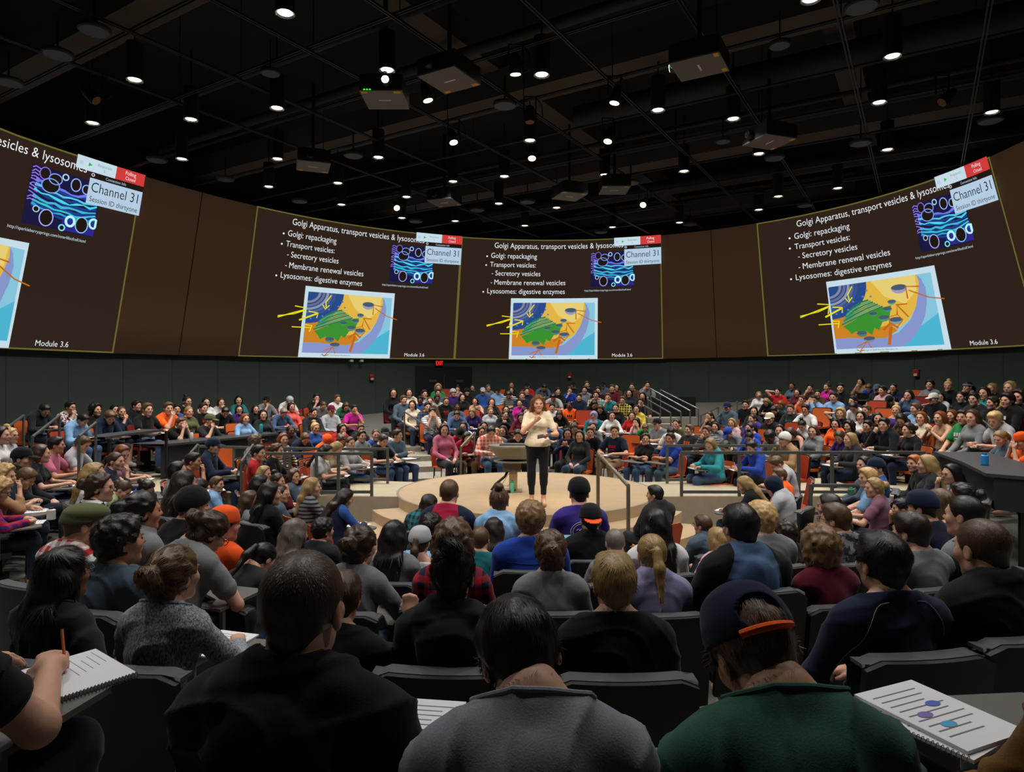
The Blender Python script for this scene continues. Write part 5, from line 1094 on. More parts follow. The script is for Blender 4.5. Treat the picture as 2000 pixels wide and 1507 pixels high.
# block: origin x, origin y, scale, place.  line: x y hair top pose [flags]
TABLE = '''
@0 720 5 left tiers
450 400 ks charcoal_hoodie down legs=denim
690 375 ks white_shirt_floral_burgundy chin g
935 400 kc black_top lap
1120 400 ks grey_tee slump
1330 360 ks black_jacket lap
1655 385 bs brightorange_tee chin
1735 395 ks blue_tee lap
1830 320 ku black_top lap g
1850 420 yp olive_cardigan lap
1985 385 ds black_tee_print_red lap
810 500 ks lightblue_hoodie down legs=denim
1090 470 bs navy_hoodie down legs=shorts
1200 420 bz navy_sweater chin legs=shorts
1445 395 bs black_tee note legs=denim
1770 530 bs black_tee face
110 650 yu lightgrey_sweater lap g
10 650 dl white_tee lap
400 830 bm black_tee note
545 745 ks pink_tee note t1
815 735 bs lightgrey_tee write
1220 820 rm mauve_tee write
1140 900 bp navy_top chin
1740 1000 km grey_top lap
1890 900 ks burgundy_tee chin t1
225 880 ks black_jacket lap cap=black
@380 720 5 left-centre tiers
125 330 dl white_tee lap
265 330 bm lightgrey_tee chin
440 310 kl teal_top lap
705 310 ks grey_tee chin cap=black
930 315 ks white_tee down cap=lightgrey
1190 285 ks black_tee chin
1390 295 bs white_tee lap
1258 360 bz grey_tee down
1480 370 bm forest_hoodie down
320 420 ks black_tee down
445 400 dl purple_top lap g
600 395 dl black_top lap
680 450 kl charcoal_cardigan lap
880 430 gs denim_shirt down legs=denim
945 375 dm coral_hoodie lap t1
1155 430 ks charcoal_hoodie lap legs=shorts
1335 410 bs lightgrey_cardigan lap cap=burgundy legs=charcoal
1560 395 ks magenta_tee chinl t1 legs=shorts
150 505 bs charcoal_tee chin cap=olive
500 490 rl lightblue_shirt note
1185 580 yu blue_tee lap g
940 610 kz charcoal_hoodie slump t3
885 690 rl brown_top_striped_cream lap
1100 680 bs navy_jacket down
1440 590 dm red_jacket chin
1625 590 bs charcoal_top lap g
1635 660 ds grey_tee slump
1325 705 bs brightorange_tee down capb=orange
1445 700 bw darkgrey_top down
1780 645 bz blue_top lap
1870 630 ks white_tee lap cap=charcoal
1850 700 ds black_tee write legs=denim
1975 650 ds slate_sweater cross y-40 legs=denim
185 760 ks navy_jacket note cap=navy y25 laptop
600 715 bc charcoal_jacket_floral_grey lap y-70
630 820 ks red_tee lap
810 800 bw black_cardigan note legs=lightblue
1290 810 dl lightgrey_tee write legs=charcoal y30
1390 780 yl cream_top down legs=charcoal
1530 725 bp lightgrey_hoodie note legs=denim
@720 690 5.5556 exit-door tiers
275 430 dl black_top lap g
375 505 bs slate_sweater lap
445 430 dl cream_hoodie lap
600 440 ds lightgrey_tee lap
755 375 yc green_jacket lap
752 430 ds slate_tee lap t1
570 510 ks blue_tee lap t3
485 560 dm cream_sweater lap
670 520 bp brown_top lap
742 495 ks lightgrey_tee lap t3
640 580 ks charcoal_shirt_plaid_slate lap legs=denim
685 640 ds white_tee_striped_grey face legs=navy
840 520 bs black_hoodie_print_red lap g
912 430 ks purple_top lap beanie=lightgrey
970 390 du lightpink_top chin
1010 480 dl black_jacket lap
960 590 kz slate_tee lap t3
965 670 ds denim_hoodie write
1068 420 ks black_jacket lap beanie=black
1130 380 ds charcoal_top slump
1165 520 dl tan_tank pray
1238 415 ks blue_jacket lap cap=lightgrey
1295 375 gs grey_sweater lap
1140 645 ym purple_shirt_plaid_navy write
1335 530 bm charcoal_top chin
1318 630 lu lightgrey_sweater lap
1400 410 ks lightblue_hoodie lap cap=black
1530 450 ds charcoal_shirt_striped_white down
1550 350 lz charcoal_top lap
1555 408 dl black_top lap
1710 410 ds navy_top lap
1722 355 ks red_tee lap cap=black
1890 370 ks slate_hoodie down t1
1665 460 bs navy_tee lap
1645 540 dw magenta_top lap
1492 610 dl charcoal_top lap
1470 665 dp black_jacket pray
1690 635 dl blue_top lap
1655 690 dl burgundy_top write
825 830 dl pink_sweater lap legs=charcoal row=3.3
1040 795 dm white_tee chin
1020 870 ks crimson_tee down fedora=black
1068 915 dm crimson_sweater write lean20 legs=tan row=3.2
1215 850 dl black_top lap g legs=charcoal
1250 790 dl lightblue_top lap
1325 855 ks orange_shirt_plaid_white write legs=denim row=3.2
1402 865 yz grey_tee lap
1470 840 bl black_top lap
1620 885 ks black_top write legs=black
@1040 720 5.5556 tiers behind stage
265 245 ks black_hoodie lap
405 235 ds royal_sweater chin
440 178 ks charcoal_top lap cap=black
587 175 bs black_tee lap
565 230 ks grey_hoodie lap
225 310 ks lightgrey_tee down
505 312 ks navy_jacket lap
690 285 ds mustard_shirt_plaid_cream lap
712 238 ds black_top lap
765 178 ks slate_jacket lap cap=black
865 213 bs burgundy_top lap
907 203 dl brown_top lap
820 310 bs turquoise_tee chin
978 345 bs navy_shirt_plaid_yellow lap g
1080 195 ds brown_tee lap
1235 175 ks grey_tee chin
1050 265 kl charcoal_top lap
1195 300 kl black_top lap
1175 362 ds charcoal_tee chin g
1130 440 dl yellow_jacket lap
905 425 kp black_top lap
735 435 bm black_top down
655 385 kl black_top down
215 420 ks white_tee lap
405 400 kz brightorange_sweater_print_black note t3
293 500 bm black_sweater down
665 510 kz teal_top lap t1 hijab=lavender
850 510 kl white_top note
1075 510 dl red_top note
1130 580 dm lightpink_tank face
232 640 ys denim_jacket down
430 640 bl tan_top down
375 705 kl navy_top pray t1 legs=charcoal
505 730 dm charcoal_top lap
610 690 bs black_sweater chin legs=tan row=3.3
650 635 bl grey_hoodie lap
880 680 bs navy_tee_print_red note legs=tan row=3.3
1212 645 bs green_hoodie down
1212 760 dw black_tee cross y-30 legs=denim row=3.3
1355 600 ds grey_tee cross cap=black
1565 600 dp olive_top chin
1480 685 ks white_tee down
1490 760 ds royal_tee cross legs=slate t1 row=3.4
1705 665 bs charcoal_tee_print_orange slump
@1300 720 5.5556 right-centre tiers
478 515 dp black_tee_print_green chin
668 420 ks slate_jacket lap cap=navy
862 390 ks black_tee lap
1005 325 yl white_top lap
1215 248 ks red_tee behind
1372 190 kp slate_tee lap t2
1430 260 dm burgundy_top lap g
1560 208 ks brown_top chin
1640 272 ds brown_tee lap
1757 200 du magenta_top lap
1885 210 ks black_jacket lap
1475 332 bs brightorange_tee chin
1590 335 ds lightblue_hoodie face
1815 310 ds lightblue_shirt lap
1085 400 yl black_top down
945 462 km charcoal_top lap
1250 390 rl slate_top down
1178 450 ds black_jacket down
1350 440 bs charcoal_tee_print_teal lap
1510 445 ks white_tee_print_grey note g t1
1885 485 yc black_top behind
1122 545 ys black_jacket lap cap=cream
945 545 dp violet_hoodie lap
712 590 yl lightpink_sweater lap
535 630 dl grey_hoodie lap
448 680 bs grey_hoodie_striped_charcoal chin
685 700 bs grey_hoodie down cap=royal
922 645 dp royal_sweater lap
885 740 ku royal_top down
1215 670 dl forest_top lap
1468 612 ku white_top down
1112 735 ks grey_sweater down t3
1285 770 ks tan_jacket chin beanie=white
1350 700 bl black_tank down
1590 680 bl grey_hoodie lap
1832 600 kl brightorange_hoodie lap
1860 735 bl purple_top down
470 825 ym turquoise_jacket write row=3.4 legs=denim
915 850 ks royal_jacket write row=3.9
640 850 ks black_tee down
1190 1030 bs lightgrey_tee down y20
@1640 700 5.5556 right tiers
220 338 kl tan_top chin
300 375 bs royal_tee down laptop
400 330 ks charcoal_tee lap cap=slate
470 348 ks lightpink_polo lap
575 318 kp navy_jacket chin g
740 400 dl denim_jacket chin
975 288 kk grey_tee_print_orange slump
1165 298 yu black_top lap
1395 310 kp black_top chin band=grey
1560 378 dm turquoise_hoodie lap
1650 328 yl black_top lap
1835 318 yl yellow_top lap
1940 418 dc black_top lap
1810 455 kk black_hoodie_print_white lap
1665 482 ds black_top lap
1450 440 ks charcoal_tee lap laptop
1310 418 dp black_top lap
1085 420 kl white_top lap
1022 440 ks black_jacket lap cap=white
540 462 ks black_top down cap=black
150 462 ks navy_top lap
145 528 ks white_shirt down g
290 560 bs navy_tee chin
215 630 kl white_tee lap
385 650 kl charcoal_top lap y-50
600 562 yu purple_tank lap
640 660 dl brown_top down
830 548 bs lightblue_shirt lap
870 645 rl cream_tee cross
1080 645 rl tan_tank pray
1210 622 rm brown_top lap
1322 635 ds green_tee_print_white lap
1420 640 bl grey_top lap
1672 660 ys lightgrey_tee write
472 715 ks black_hoodie chin legs=shorts
300 735 ks navy_jacket chin g
100 738 kc charcoal_top pray
742 775 dw black_sweater note legs=navy
110 880 yl charcoal_jacket note legs=navy
1720 860 yp slate_tee write y30
1960 895 bs brightorange_tee face capb=orange
250 1150 dm slate_top lap y55
380 1190 ks blue_tee lap y50 cap=navy
290 1290 yk lightblue_tee lap y40
795 1135 rs black_jacket lean15 y60 lap
940 1150 yl charcoal_top lap
1195 1250 kl grey_top chin y50 g
@0 900 3.768 left near rows
700 100 yl white_tee lap y-30
745 190 bw white_tee_striped_black lap g y-55
925 205 bp lime_tee down y-40
1110 240 dw blue_tee down y-40
215 120 bs navy_tee down y-30 lean15
45 110 yc tan_top chin y-35
15 210 yc purple_shirt_plaid_red write g y-35
600 470 bs red_shirt_plaid_white chin y-40 flat=olive D4.1
880 590 kk slate_tee lap y-35 t1 D3.9
1040 370 dw grey_vest lap y-50 t1 D4.6
1415 330 bz black_top lap y-30 beanie=black D5.4
1310 290 dl black_top lap
1600 215 bs lightblue_tee lap y-40
1470 200 kl charcoal_top down
1365 165 dl black_top lap
1640 470 bs orange_tee lap y-40 capb=orange D5
1490 530 bw grey_tee down g y-35 D3.9
480 830 kl charcoal_tee wave g y-25 N1 t2
1290 840 lw slate_sweater_marled_lightgrey note y-35 N1
-45 690 ks denim_jacket lap cap=blue N2
@400 900 3.768 near rows left of stage
450 90 yl black_top chin y-50
410 175 kl black_top lap
545 145 du burgundy_top chin y-35
660 140 bl slate_top lap y-60
480 240 kl black_top lap y-30
330 290 bl grey_top lap y-25
560 250 kz slate_tee lap g y-30
790 190 yl grey_sweater_striped_charcoal note y-35 shell
1030 270 dl navy_top_raglan_blue write y-15 shell
1635 320 dm teal_shirt_plaid_black write lean10 y-30
1800 235 bz crimson_top_raglan_navy note shell N5
1670 480 dw charcoal_top lap D5.9
665 540 gl charcoal_top lap N3
860 510 kk charcoal_top lap y-40 N4
1395 560 kl grey_top lap laptop N3
1585 600 bp white_tank lap cap=lightgrey D5.2
1830 610 bc navy_shirt_plaid_red lap N2
1130 630 bw grey_sweater chinl y-20 N2
430 710 kp charcoal_tee down y-20 D4.3
1010 1010 bs black_tee raise y0 N1
@800 900 3.768 near rows before stage
660 300 bu lightblue_hoodie lap shell N5
1245 240 ks violet_tee lap shell cap=black N5 mark=ring
1330 440 ks black_jacket lap capb=orange laptop N4
1815 245 ks charcoal_jacket lap y45 shell
620 510 dl charcoal_top lap D5.9
520 580 bz teal_tee lap D5.3
890 440 lk royal_shirt lap N3 mark=yoke
1035 670 lw grey_sweater lap N2
1510 600 gz grey_tee lap laptop D5.4
1500 900 ys black_tee lap N1
1780 690 yp lavender_jacket lap N2
320 850 ku black_hoodie lap N1
@1250 900 4.71 near rows right of stage
130 600 kl white_sweater lap N3
955 215 yl black_jacket write y20
1230 230 kz lightgrey_coat write y25 hijab=navy
1275 140 bs brightorange_hoodie lap y30
590 590 bs slate_hoodie lap g y55 N5
710 740 yl lightpink_top lap N4
1110 540 yk grey_tee lap N3
1330 680 dc black_top lap N4
920 610 ks denim_hoodie_raglan_black lap y10 N2
1650 800 lc burgundy_sweater lap N2
1745 420 dl charcoal_top lap y40
@1550 880 4.1867 right near rows
650 300 yw mauve_tee note y60
870 490 ks charcoal_top chin y20
1050 470 ks navy_top lap y30 cap=navy
1195 435 lm yellow_tank lap y15
1375 380 dw charcoal_top lap y25
1400 530 kz grey_tee lap y10 N2
965 665 ds grey_tee lap y15 N2
350 560 bs charcoal_shirt_floral_grey lap g y55 N3
1550 800 bz black_jacket lap y-12 N1
710 920 ks navy_top lap y12 N1 mark=piping
@0 0 1 nearest row
592 1188 bz black_hoodie lap N0 tab
1040 1268 ds lightslate_tee down N0 rl-14
1478 1262 ls forest_tee down N0 rl-10 snap=navy
'''
def parse():
    out = []; ox = oy = 0; k = 1; place = ''
    for ln in TABLE.strip().splitlines():
        a = ln.split()
        if a[0].startswith('@'):
            ox, oy, k = float(a[0][1:]), float(a[1]), float(a[2]); place = ' '.join(a[3:]); continue
        g = a[3].split('_') if '_' not in a[2] else None
        d = dict(px=ox + float(a[0]) / k, py=oy + float(a[1]) / k, hc=a[2][0], hs=a[2][1], place=place)
        t = a[3].split('_'); d['col'], d['gar'] = t[0], t[1]; d['pat'] = t[2] if len(t) > 2 else None; d['col2'] = t[3] if len(t) > 3 else 'white'
        d['pose'] = 'lap'; d['tone'] = '0'; d['yaw'] = None
        for f in a[4:]:
            if f in POSES: d['pose'] = f
            elif f in ('g', 'shell', 'laptop', 'tab'): d[f] = True
            elif '=' in f:
                q, v_ = f.split('=')
                if q in ('cap', 'snap', 'capb', 'flat', 'beanie', 'hijab', 'fedora', 'band'): d['hat'] = (q, v_)
                else: d[q] = v_
            elif f.startswith('lean'): d['lean'] = float(f[4:])
            elif f.startswith('rl'): d['roll'] = float(f[2:])
            elif f[0] == 't': d['tone'] = f[1]
            elif f[0] == 'y': d['yaw'] = -float(f[1:])
            elif f[0] == 'N': d['N'] = int(f[1:])
            elif f[0] == 'D': d['D'] = float(f[1:])
        out.append(d)
    return out
NEAR_ROWS = [10.1, 8.85, 7.6, 6.6, 5.7, 4.9, 4.15]
FEM = 'lmpucw'
people = parse()
for i, d in enumerate(people):
    d['fem'] = d['hs'] in FEM and not (d['hs'] == 'c' and 'hat' in d)
    hz = 1.165
    def zr(dd): return ZC - (d['py'] - YH) * dd / F
    def xy(dd): return (d['px'] - 1000) * dd / F, dd
    if 'N' in d:
        rr_ = NEAR_ROWS[d['N']]; dd = 11
        while dd > .6 and math.hypot(xy(dd)[0] - AX, dd - AY) < rr_ - .02: dd -= .01
    elif 'D' in d: dd = d['D']
    elif 'row' in d:
        rr_ = float(d['row']) ; dd = 12.
        while math.hypot(xy(dd)[0] - AX, dd - AY) < rr_ or dd < AY: dd += .02
    else:
        dd = 2.0; drop = {'down': .09, 'write': .04, 'face': .05, 'slump': .03}.get(d['pose'], 0)
        while dd < 26:
            x, y = xy(dd)
            if math.hypot(x - SX, y - SY) > rwall(math.atan2(x - SX, y - SY)) - .75: break
            nearby = (dd - AY) / max(math.hypot(x - AX, dd - AY), .1) < -.55
            if zr(dd) - ztier(x, y) < (1.10 if nearby else hz) - drop: break
            dd += .03
        x, y = xy(dd); r_ = math.hypot(x - AX, y - AY); c_ = (y - AY) / r_
        if c_ < -.55 and r_ > 4.0:
            q = min(NEAR_ROWS, key=lambda t: abs(t - r_)); best = min((abs(math.hypot(xy(e)[0] - AX, e - AY) - q), e) for e in lins(max(dd - 1.2, .8), dd + 1.2, 81))
            if best[0] < .1: dd = best[1]
    d['d'] = dd
# keep neighbours apart by sliding along each sight line
OFF = {'down': .22, 'write': .13, 'chin': .12, 'chinl': .12, 'face': .16}
def hip_xy(d):
    x, y = (d['px'] - 1000) * d['d'] / F, d['d']; r_ = math.hypot(x - AX, y - AY) or 1; o_ = OFF.get(d['pose'], 0) + .03
    return x + (x - AX) / r_ * o_, y + (y - AY) / r_ * o_
for it in range(140):
    P = np.array([hip_xy(d) for d in people]); mv = 0
    for i in range(len(people)):
        q = np.hypot(P[:, 0] - P[i, 0], P[:, 1] - P[i, 1]); q[i] = 9
        for j in np.argsort(q)[:2]:
            j = int(j)
            if q[j] >= .52: continue
            a, b = (i, j) if people[i]['d'] < people[j]['d'] else (j, i)
            for k_, s_ in ((a, -1), (b, 1)):
                x, y = hip_xy(people[k_])
                if s_ > 0 and math.hypot(x - SX, y - SY) > rwall(math.atan2(x - SX, y - SY)) - .45: continue
                if 'N' not in people[k_]: people[k_]['d'] += s_ * min(.02, .008 * people[k_]['d'] / 4); mv += 1
    if not mv: break
LECT = Vector((.37, 10.0, ZS + 1.5))
def phrase(d):
    c = HC[d['hc']][0]; s = HS[d['hs']]
    h = f'{c} {s}' if d['hs'] in 'puw' else f'{s} {c} hair'
    if d['hs'] == 'z': h = f'buzzed {c} hair'
    if 'hat' in d:
        n = dict(cap='cap', snap='snapback cap', capb='backward cap', flat='flat cap', beanie='beanie', hijab='headscarf', fedora='brimmed hat', band='headband')[d['hat'][0]]; h = f"{d['hat'][1]} {n}"
    nm = {'lightslate': 'slate grey', 'lightgrey': 'pale grey', 'lightblue': 'pale blue', 'lightpink': 'pale pink', 'darkgrey': 'dark grey', 'royal': 'royal blue', 'brightorange': 'bright orange', 'forest': 'dark green'}
    for k_, v_ in nm.items(): h = h.replace(k_, v_)
    pt = {'plaid': 'plaid ', 'striped': 'striped ', 'floral': 'patterned ', 'marled': 'marled ', 'print': 'printed ', 'raglan': 'two-tone '}.get(d['pat'], '')
    return h, f"{nm.get(d['col'], d['col'])} {pt}{GAR[d['gar']]}"
used = set()
for i, d in enumerate(people):
    h, tp = phrase(d); pp_ = PP[d['pose']]; d['top_phrase'] = tp
    near = sorted((abs(e['px'] - d['px']) + 1.5 * abs(e['py'] - d['py']), k_) for k_, e in enumerate(people) if k_ != i)
    pl = d['place']
    cand = [f"{h} in {tp}{', ' + pp_ if pp_ else ''}, {pl}", f"{h} in {tp}, {pl}"]
    for _, k_ in near[:6]: cand.append(f"{h} in {tp} by {phrase(people[k_])[1]}, {pl}")
    for _, k_ in near[:6]: cand.append(f"{h} in {tp} by {phrase(people[k_])[0]}, {pl}")
    for _, k_ in near[:6]: cand.append(f"{h}, {d['gar']}, by {phrase(people[k_])[1]}, {pl}")
    for n_ in ('second', 'third', 'fourth', 'fifth'): cand.append(f"{n_} {h} in {tp}, {pl}")
    for c_ in cand:
        c_ = ' '.join(c_.split())
        if c_ not in used and len(c_.split()) <= 12: break
    used.add(c_); d['key'] = c_
def put_hair(root, d, M, lev, hm):
    st = d['hs']
    if 'hat' in d:
        k_, c_ = d['hat']
        if k_ in ('cap', 'capb', 'flat', 'fedora', 'beanie') and st in 'sk': st = 'z'
        dome, brim = cap_geo(k_, .009 if lev < 2 else .006)
        cm = fabric(HEX[c_]) if c_ in HEX else fabric(HEX['grey'])
        if k_ == 'capb' and c_ == 'orange' and d['col'] == 'black': cm = fabric(HEX['black'])
        o = link('headscarf' if k_ == 'hijab' else 'beanie' if k_ == 'beanie' else 'headband' if k_ == 'band' else 'cap', dome, root, M, [cm])
        if brim: link('brim', brim, o, None, [fabric(HEX[c_])])
        if k_ == 'snap':
            MB().tube([(.055 * math.sin(a) * 1.75, -.012 - .118 * math.cos(a), .022 - .006) for a in lins(-.62, .62, 9)], .009, 8).build('strap', fabric(HEX['brightorange']), o, smooth=True)
            for q in ((0, -.02, .146), (.06, -.05, .115), (-.06, -.05, .115)): MB().lathe([(.006, 0), (.005, .004)], 8).build('eyelet', fabric(HEX['brightorange']), o, Matrix.Translation(q))
        if k_ == 'hijab': return
    link('hair', hair_mesh(st, lev), root, M, [hm])
def make_person(i, d):
    dd = d['d']; big = dd < 1.9; lev = 3 if dd < 1.9 else 2 if dd < 3.4 else 1 if dd < 7.5 else 0
    v = .0085 if lev == 3 else .010 if lev == 2 else .013 if lev == 1 else .016; vh = (.010, .0085, .0065, .0055)[lev]
    pose, fem = d['pose'], d['fem']; hd = at(d['px'], d['py'], dd)
    J0 = skeleton(pose, fem, d.get('lean', 0)); hm0 = head_matrix(J0, 0, POSES[pose]['hp']); hc = hm0.to_translation()
    ax = Vector((AX - hd.x, AY - hd.y, 0)); fw = ax.normalized(); ang = math.atan2(-fw.x, fw.y)
    hip = Vector((hd.x, hd.y, 0)) - fw * hc.y; zf = ztier(hip.x, hip.y)
    s = min(max((hd.z - zf) / hc.z, .86), 1.12)
    zf2 = max(hd.z - s * hc.z, zf - .02) if dd > 2 else hd.z - s * hc.z
    # head turns to the lecturer unless given
    look = Vector((LECT.x - hd.x, LECT.y - hd.y)); la = math.atan2(-look.x, look.y); yaw = math.degrees((la - ang + math.pi) % (2 * math.pi) - math.pi)
    if d['yaw'] is not None: yaw += d['yaw'] * .85 if hd.y > AY else -d['yaw'] * .4
    elif d['py'] < 960 : yaw += random.choice((-18, -8, 0, 0, 8, 18)) 
    yaw = round(max(-75, min(75, yaw)) / 12) * 12
    side = 0
    low = lev < 2
    me, M, J = body_mesh(pose, fem, yaw, POSES[pose]['hp'] + (random.choice((-4, 0, 4)) if lev > 1 else 0), d.get('roll', 0), d.get('lean', 0), side, v, vh, low)
    hcol = HC[d['hc']][1]; sk = skinmat(TONE[d['tone']])
    r = link('person', me, None, Matrix.Translation((hip.x, hip.y, zf2)) @ Matrix.Rotation(ang, 4, 'Z') @ Matrix.Scale(s, 4), [sk, mat('eye_dark', '1d1512', .25), mat('lip_' + d['tone'], {'0': 'a8605a', '1': '965048', '2': '70403a', '3': '4c2a26'}[d['tone']], .5), mat('brow_' + d['hc'], hcol, .8)],
             label='person with ' + d['key'], category='person', group='seated audience')
    put_hair(r, d, M, lev, hairmat(hcol))
    if d.get('g'): link('glasses', glasses_mesh(), r, M, [mat('glasses_frame', '1a1614', .4)])
    gm = fabric(HEX[d['col']], d['pat'] if d['pat'] in ('plaid', 'striped', 'floral', 'marled', 'raglan') else None, HEX.get(d['col2'], 'd0d0d0'))
    tk = KIND[d['gar']]
    link(d['gar'] if d['gar'] != 'tee' else 'shirt', top_mesh(tk, pose, fem, d.get('lean', 0), side, v), r, None, [gm])
    if d['pat'] == 'print':
        up = J['up']; m = MB()
        for k_, (x0, x1, z0, z1) in enumerate(((-.07, -.03, .84, .9), (-.015, .02, .84, .9), (.035, .075, .84, .9), (-.05, .05, .80, .815))):
            m.poly([[float(q) for q in up((x, .075 if not fem else .1, z))] for x, z in ((x1, z0), (x0, z0), (x0, z1), (x1, z1))])
        m.build('chest_print', fabric(HEX.get(d['col2'], 'd0d0d0')), r)
    if low:
        lg = d.get('legs'); lm = fabric(HEX[lg] if lg in HEX else random.choice(('1c2430', '20262e', '2a3a52', '17181a')))
        link('trousers', legs_mesh('shorts' if lg == 'shorts' else 'long', pose, fem, .017), r, None, [lm])
        if lg:
            for sg in (1, -1): link('shoe', shoe_mesh(sg), r, None, [mat('shoe_dark', '1f1f22', .6) if i % 3 else mat('shoe_pale', 'a9a8a4', .6)])
    mk = d.get('mark')
    from mathutils.bvhtree import BVHTree
    if lev > 1 and tk == 'tee' or lev > 1 and tk == 'long':
        tm = next(c for c in r.children if c.name.split('.')[0] in ('shirt', 'top', d['gar'])).data
        bv = BVHTree.FromPolygons([q.co for q in tm.vertices], [q.vertices for q in tm.polygons])
        nn = Vector([float(q) for q in J['R'] @ A3((0, .42, .91))]); oc = Vector([float(q) for q in J['up']((0, -.05, 1.066))]) - nn * .009; ux = Vector((1, 0, 0)); uy = nn.cross(ux)
        P = [h_[0] for h_ in (bv.ray_cast(oc, ux * math.cos(a) + uy * math.sin(a)) for a in lins(0, 6.283, 37)) if h_[0] is not None and (h_[0] - oc).length < .125]
        if len(P) > 30: MB().tube(P, .0065, 8, False).build('collar', gm, r, smooth=True)
    if mk:
        tm = next(c for c in r.children if c.name.split('.')[0] in ('shirt', 'top', d['gar'])).data
        bv = BVHTree.FromPolygons([q.co for q in tm.vertices], [q.vertices for q in tm.polygons])
        def onback(x, z, off=.003):
            h_ = bv.ray_cast(Vector((x, -1, z)), Vector((0, 1, 0))); return (h_[0] + h_[1] * off * (1 if h_[1].y < 0 else -1)) if h_[0] else None
        m = MB(); runs = []
        if mk == 'ring':
            for rr_ in (.085, .07): runs.append([(rr_ * math.cos(a) * 1.15, .86 + rr_ * math.sin(a)) for a in lins(0, 6.283, 25)])
            runs += [[(-.05 + .012 * k, .875 + .012 * (k % 2)) for k in range(9)], [(-.04 + .012 * k, .85 + .008 * (k % 2)) for k in range(7)]]; wd = .0035
        elif mk == 'piping':
            for sg in (-1, 1): runs.append([(sg * (.06 + .155 * f ** .6), 1.045 - .34 * f ** 1.6) for f in lins(0, 1, 14)])
            wd = .0016
        elif mk == 'yoke':
            runs.append([(x, .93 - .012 * math.cos(x * 9)) for x in lins(-.15, .15, 13)]); wd = .0022
        elif mk == 'collar':
            runs.append([(x, 1.005 - .01 * math.cos(x * 14)) for x in lins(-.1, .1, 11)]); wd = .004
        for run in runs:
            P = [q for q in (onback(*q) for q in run) if q is not None]
            if len(P) > 1: m.tube(P, wd, 6)
        if m.v: m.build({'ring': 'back_print', 'piping': 'seam_piping', 'yoke': 'yoke_seam', 'collar': 'collar_seam'}[mk], fabric({'ring': 'b8b0cc', 'piping': '8a909c', 'yoke': '16308c', 'collar': '1d1f22'}[mk]), r, smooth=True)
    # seat
    shell = d.get('shell') or 'row' in d
    nearside = (hip.y - AY) < -2.2 and not shell
    col = 'black' if nearside else ('orange', 'red-orange', 'red', 'orange')[(i * 7 + 3) % 4]
    tb = pose in ('write', 'note', 'chin', 'chinl', 'down', 'cross') or bool(d.get('laptop') or d.get('tab'))
    lab = ('shell chair' if shell else f'{col} seat') + ' of ' + d['key']
    if len(lab.split()) > 16: lab = 'seat of ' + d['key']
    st = seat(lab, (hip.x, hip.y, zf2), ang, s, 'shell' if shell else 'theatre', col, tb, nearside)
    if pose in ('write', 'note') or (pose in ('chin', 'cross') and i % 2):
        Mb = st.matrix_basis @ Matrix.Translation((-.02, .36, .713)) @ Matrix.Rotation(R(random.uniform(-15, 15)), 4, 'Z')
        paper_stack('paper of ' + d['key'], Mb)
    if d.get('tab'): paper_stack('lined notebook at the right elbow of the black hoodie in the nearest row', st.matrix_basis @ Matrix.Translation((.15, .33, .713)) @ Matrix.Rotation(R(-4), 4, 'Z'))
    if d.get('laptop'):
        t = thing('laptop', 'open laptop of ' + d['key'], 'laptop', group='laptops of the audience'); t.matrix_world = st.matrix_basis @ Matrix.Translation((-.02, .33, .713))
        MB().box(-.16, .16, -.11, .11, 0, .014).build('keyboard_base', mat('laptop_grey', '8a8c90', .35, .6), t)
        L_ = Matrix.Translation((0, .11, .014)) @ Matrix.Rotation(R(-18), 4, 'X')
        ld = MB().box(-.16, .16, -.004, .004, 0, .215).build('lid', mat('laptop_lid', '2b2c2f', .4), t, L_)
        MB().box(-.148, .148, -.006, -.004, .012, .204).build('screen', emit('laptop_screen', '8fc0dc', .75), ld)
bpy.context.view_layer.update()
for i, d in enumerate(people): make_person(i, d)
#@@REST
# ------------------------------------------------------------------ the lecturer
POSES['lecture'] = dict(r=(.035, .20, .915), l=(-.15, .24, .72), lean=0, hp=0, hr='fist', hl='grip', hint_r=(.9, .0, -1), hint_l=(-.8, -.4, -.8))
J = skeleton('lecture', True); UP = A3((0, 0, .345))
def lift(P): return [(p[0], A3(p[1]) + UP, A3(p[2]) + UP) + tuple(p[3:]) if p[0] == 'c' else (p[0], A3(p[1]) + UP) + tuple(p[2:]) for p in P]
TP = lift(torso_prims(J)); ARM = lift(arm_prims(J, 'r') + arm_prims(J, 'l'))
LEG = []
for sg in (1, -1):
    h, k_, a_ = A3((.085 * sg, -.01, .87)), A3((.092 * sg, .015, .47)), A3((.088 * sg, -.03, .085))
    LEG += [('c', h, k_, .085, .055, .04), ('c', k_ + A3((0, -.012, -.06)), k_ + A3((0, -.02, -.14)), .05, .05, .04), ('c', k_, a_, .05, .034, .03)]
FT = [('c', (.088 * sg, -.03, .05), (.105 * sg, .13, .03), .034, .027, .03) for sg in (1, -1)]
HI = [('e', (0, -.02, .93), (.172, .125, .12), .05)]
V1 = [(*solid(TP + ARM + HI + LEG + FT + [('c', J['neck'] + UP - A3((0, 0, .05)), J['neck'] + UP + A3((0, .015, .03)), .05, .046, .03)], .010), 0)]
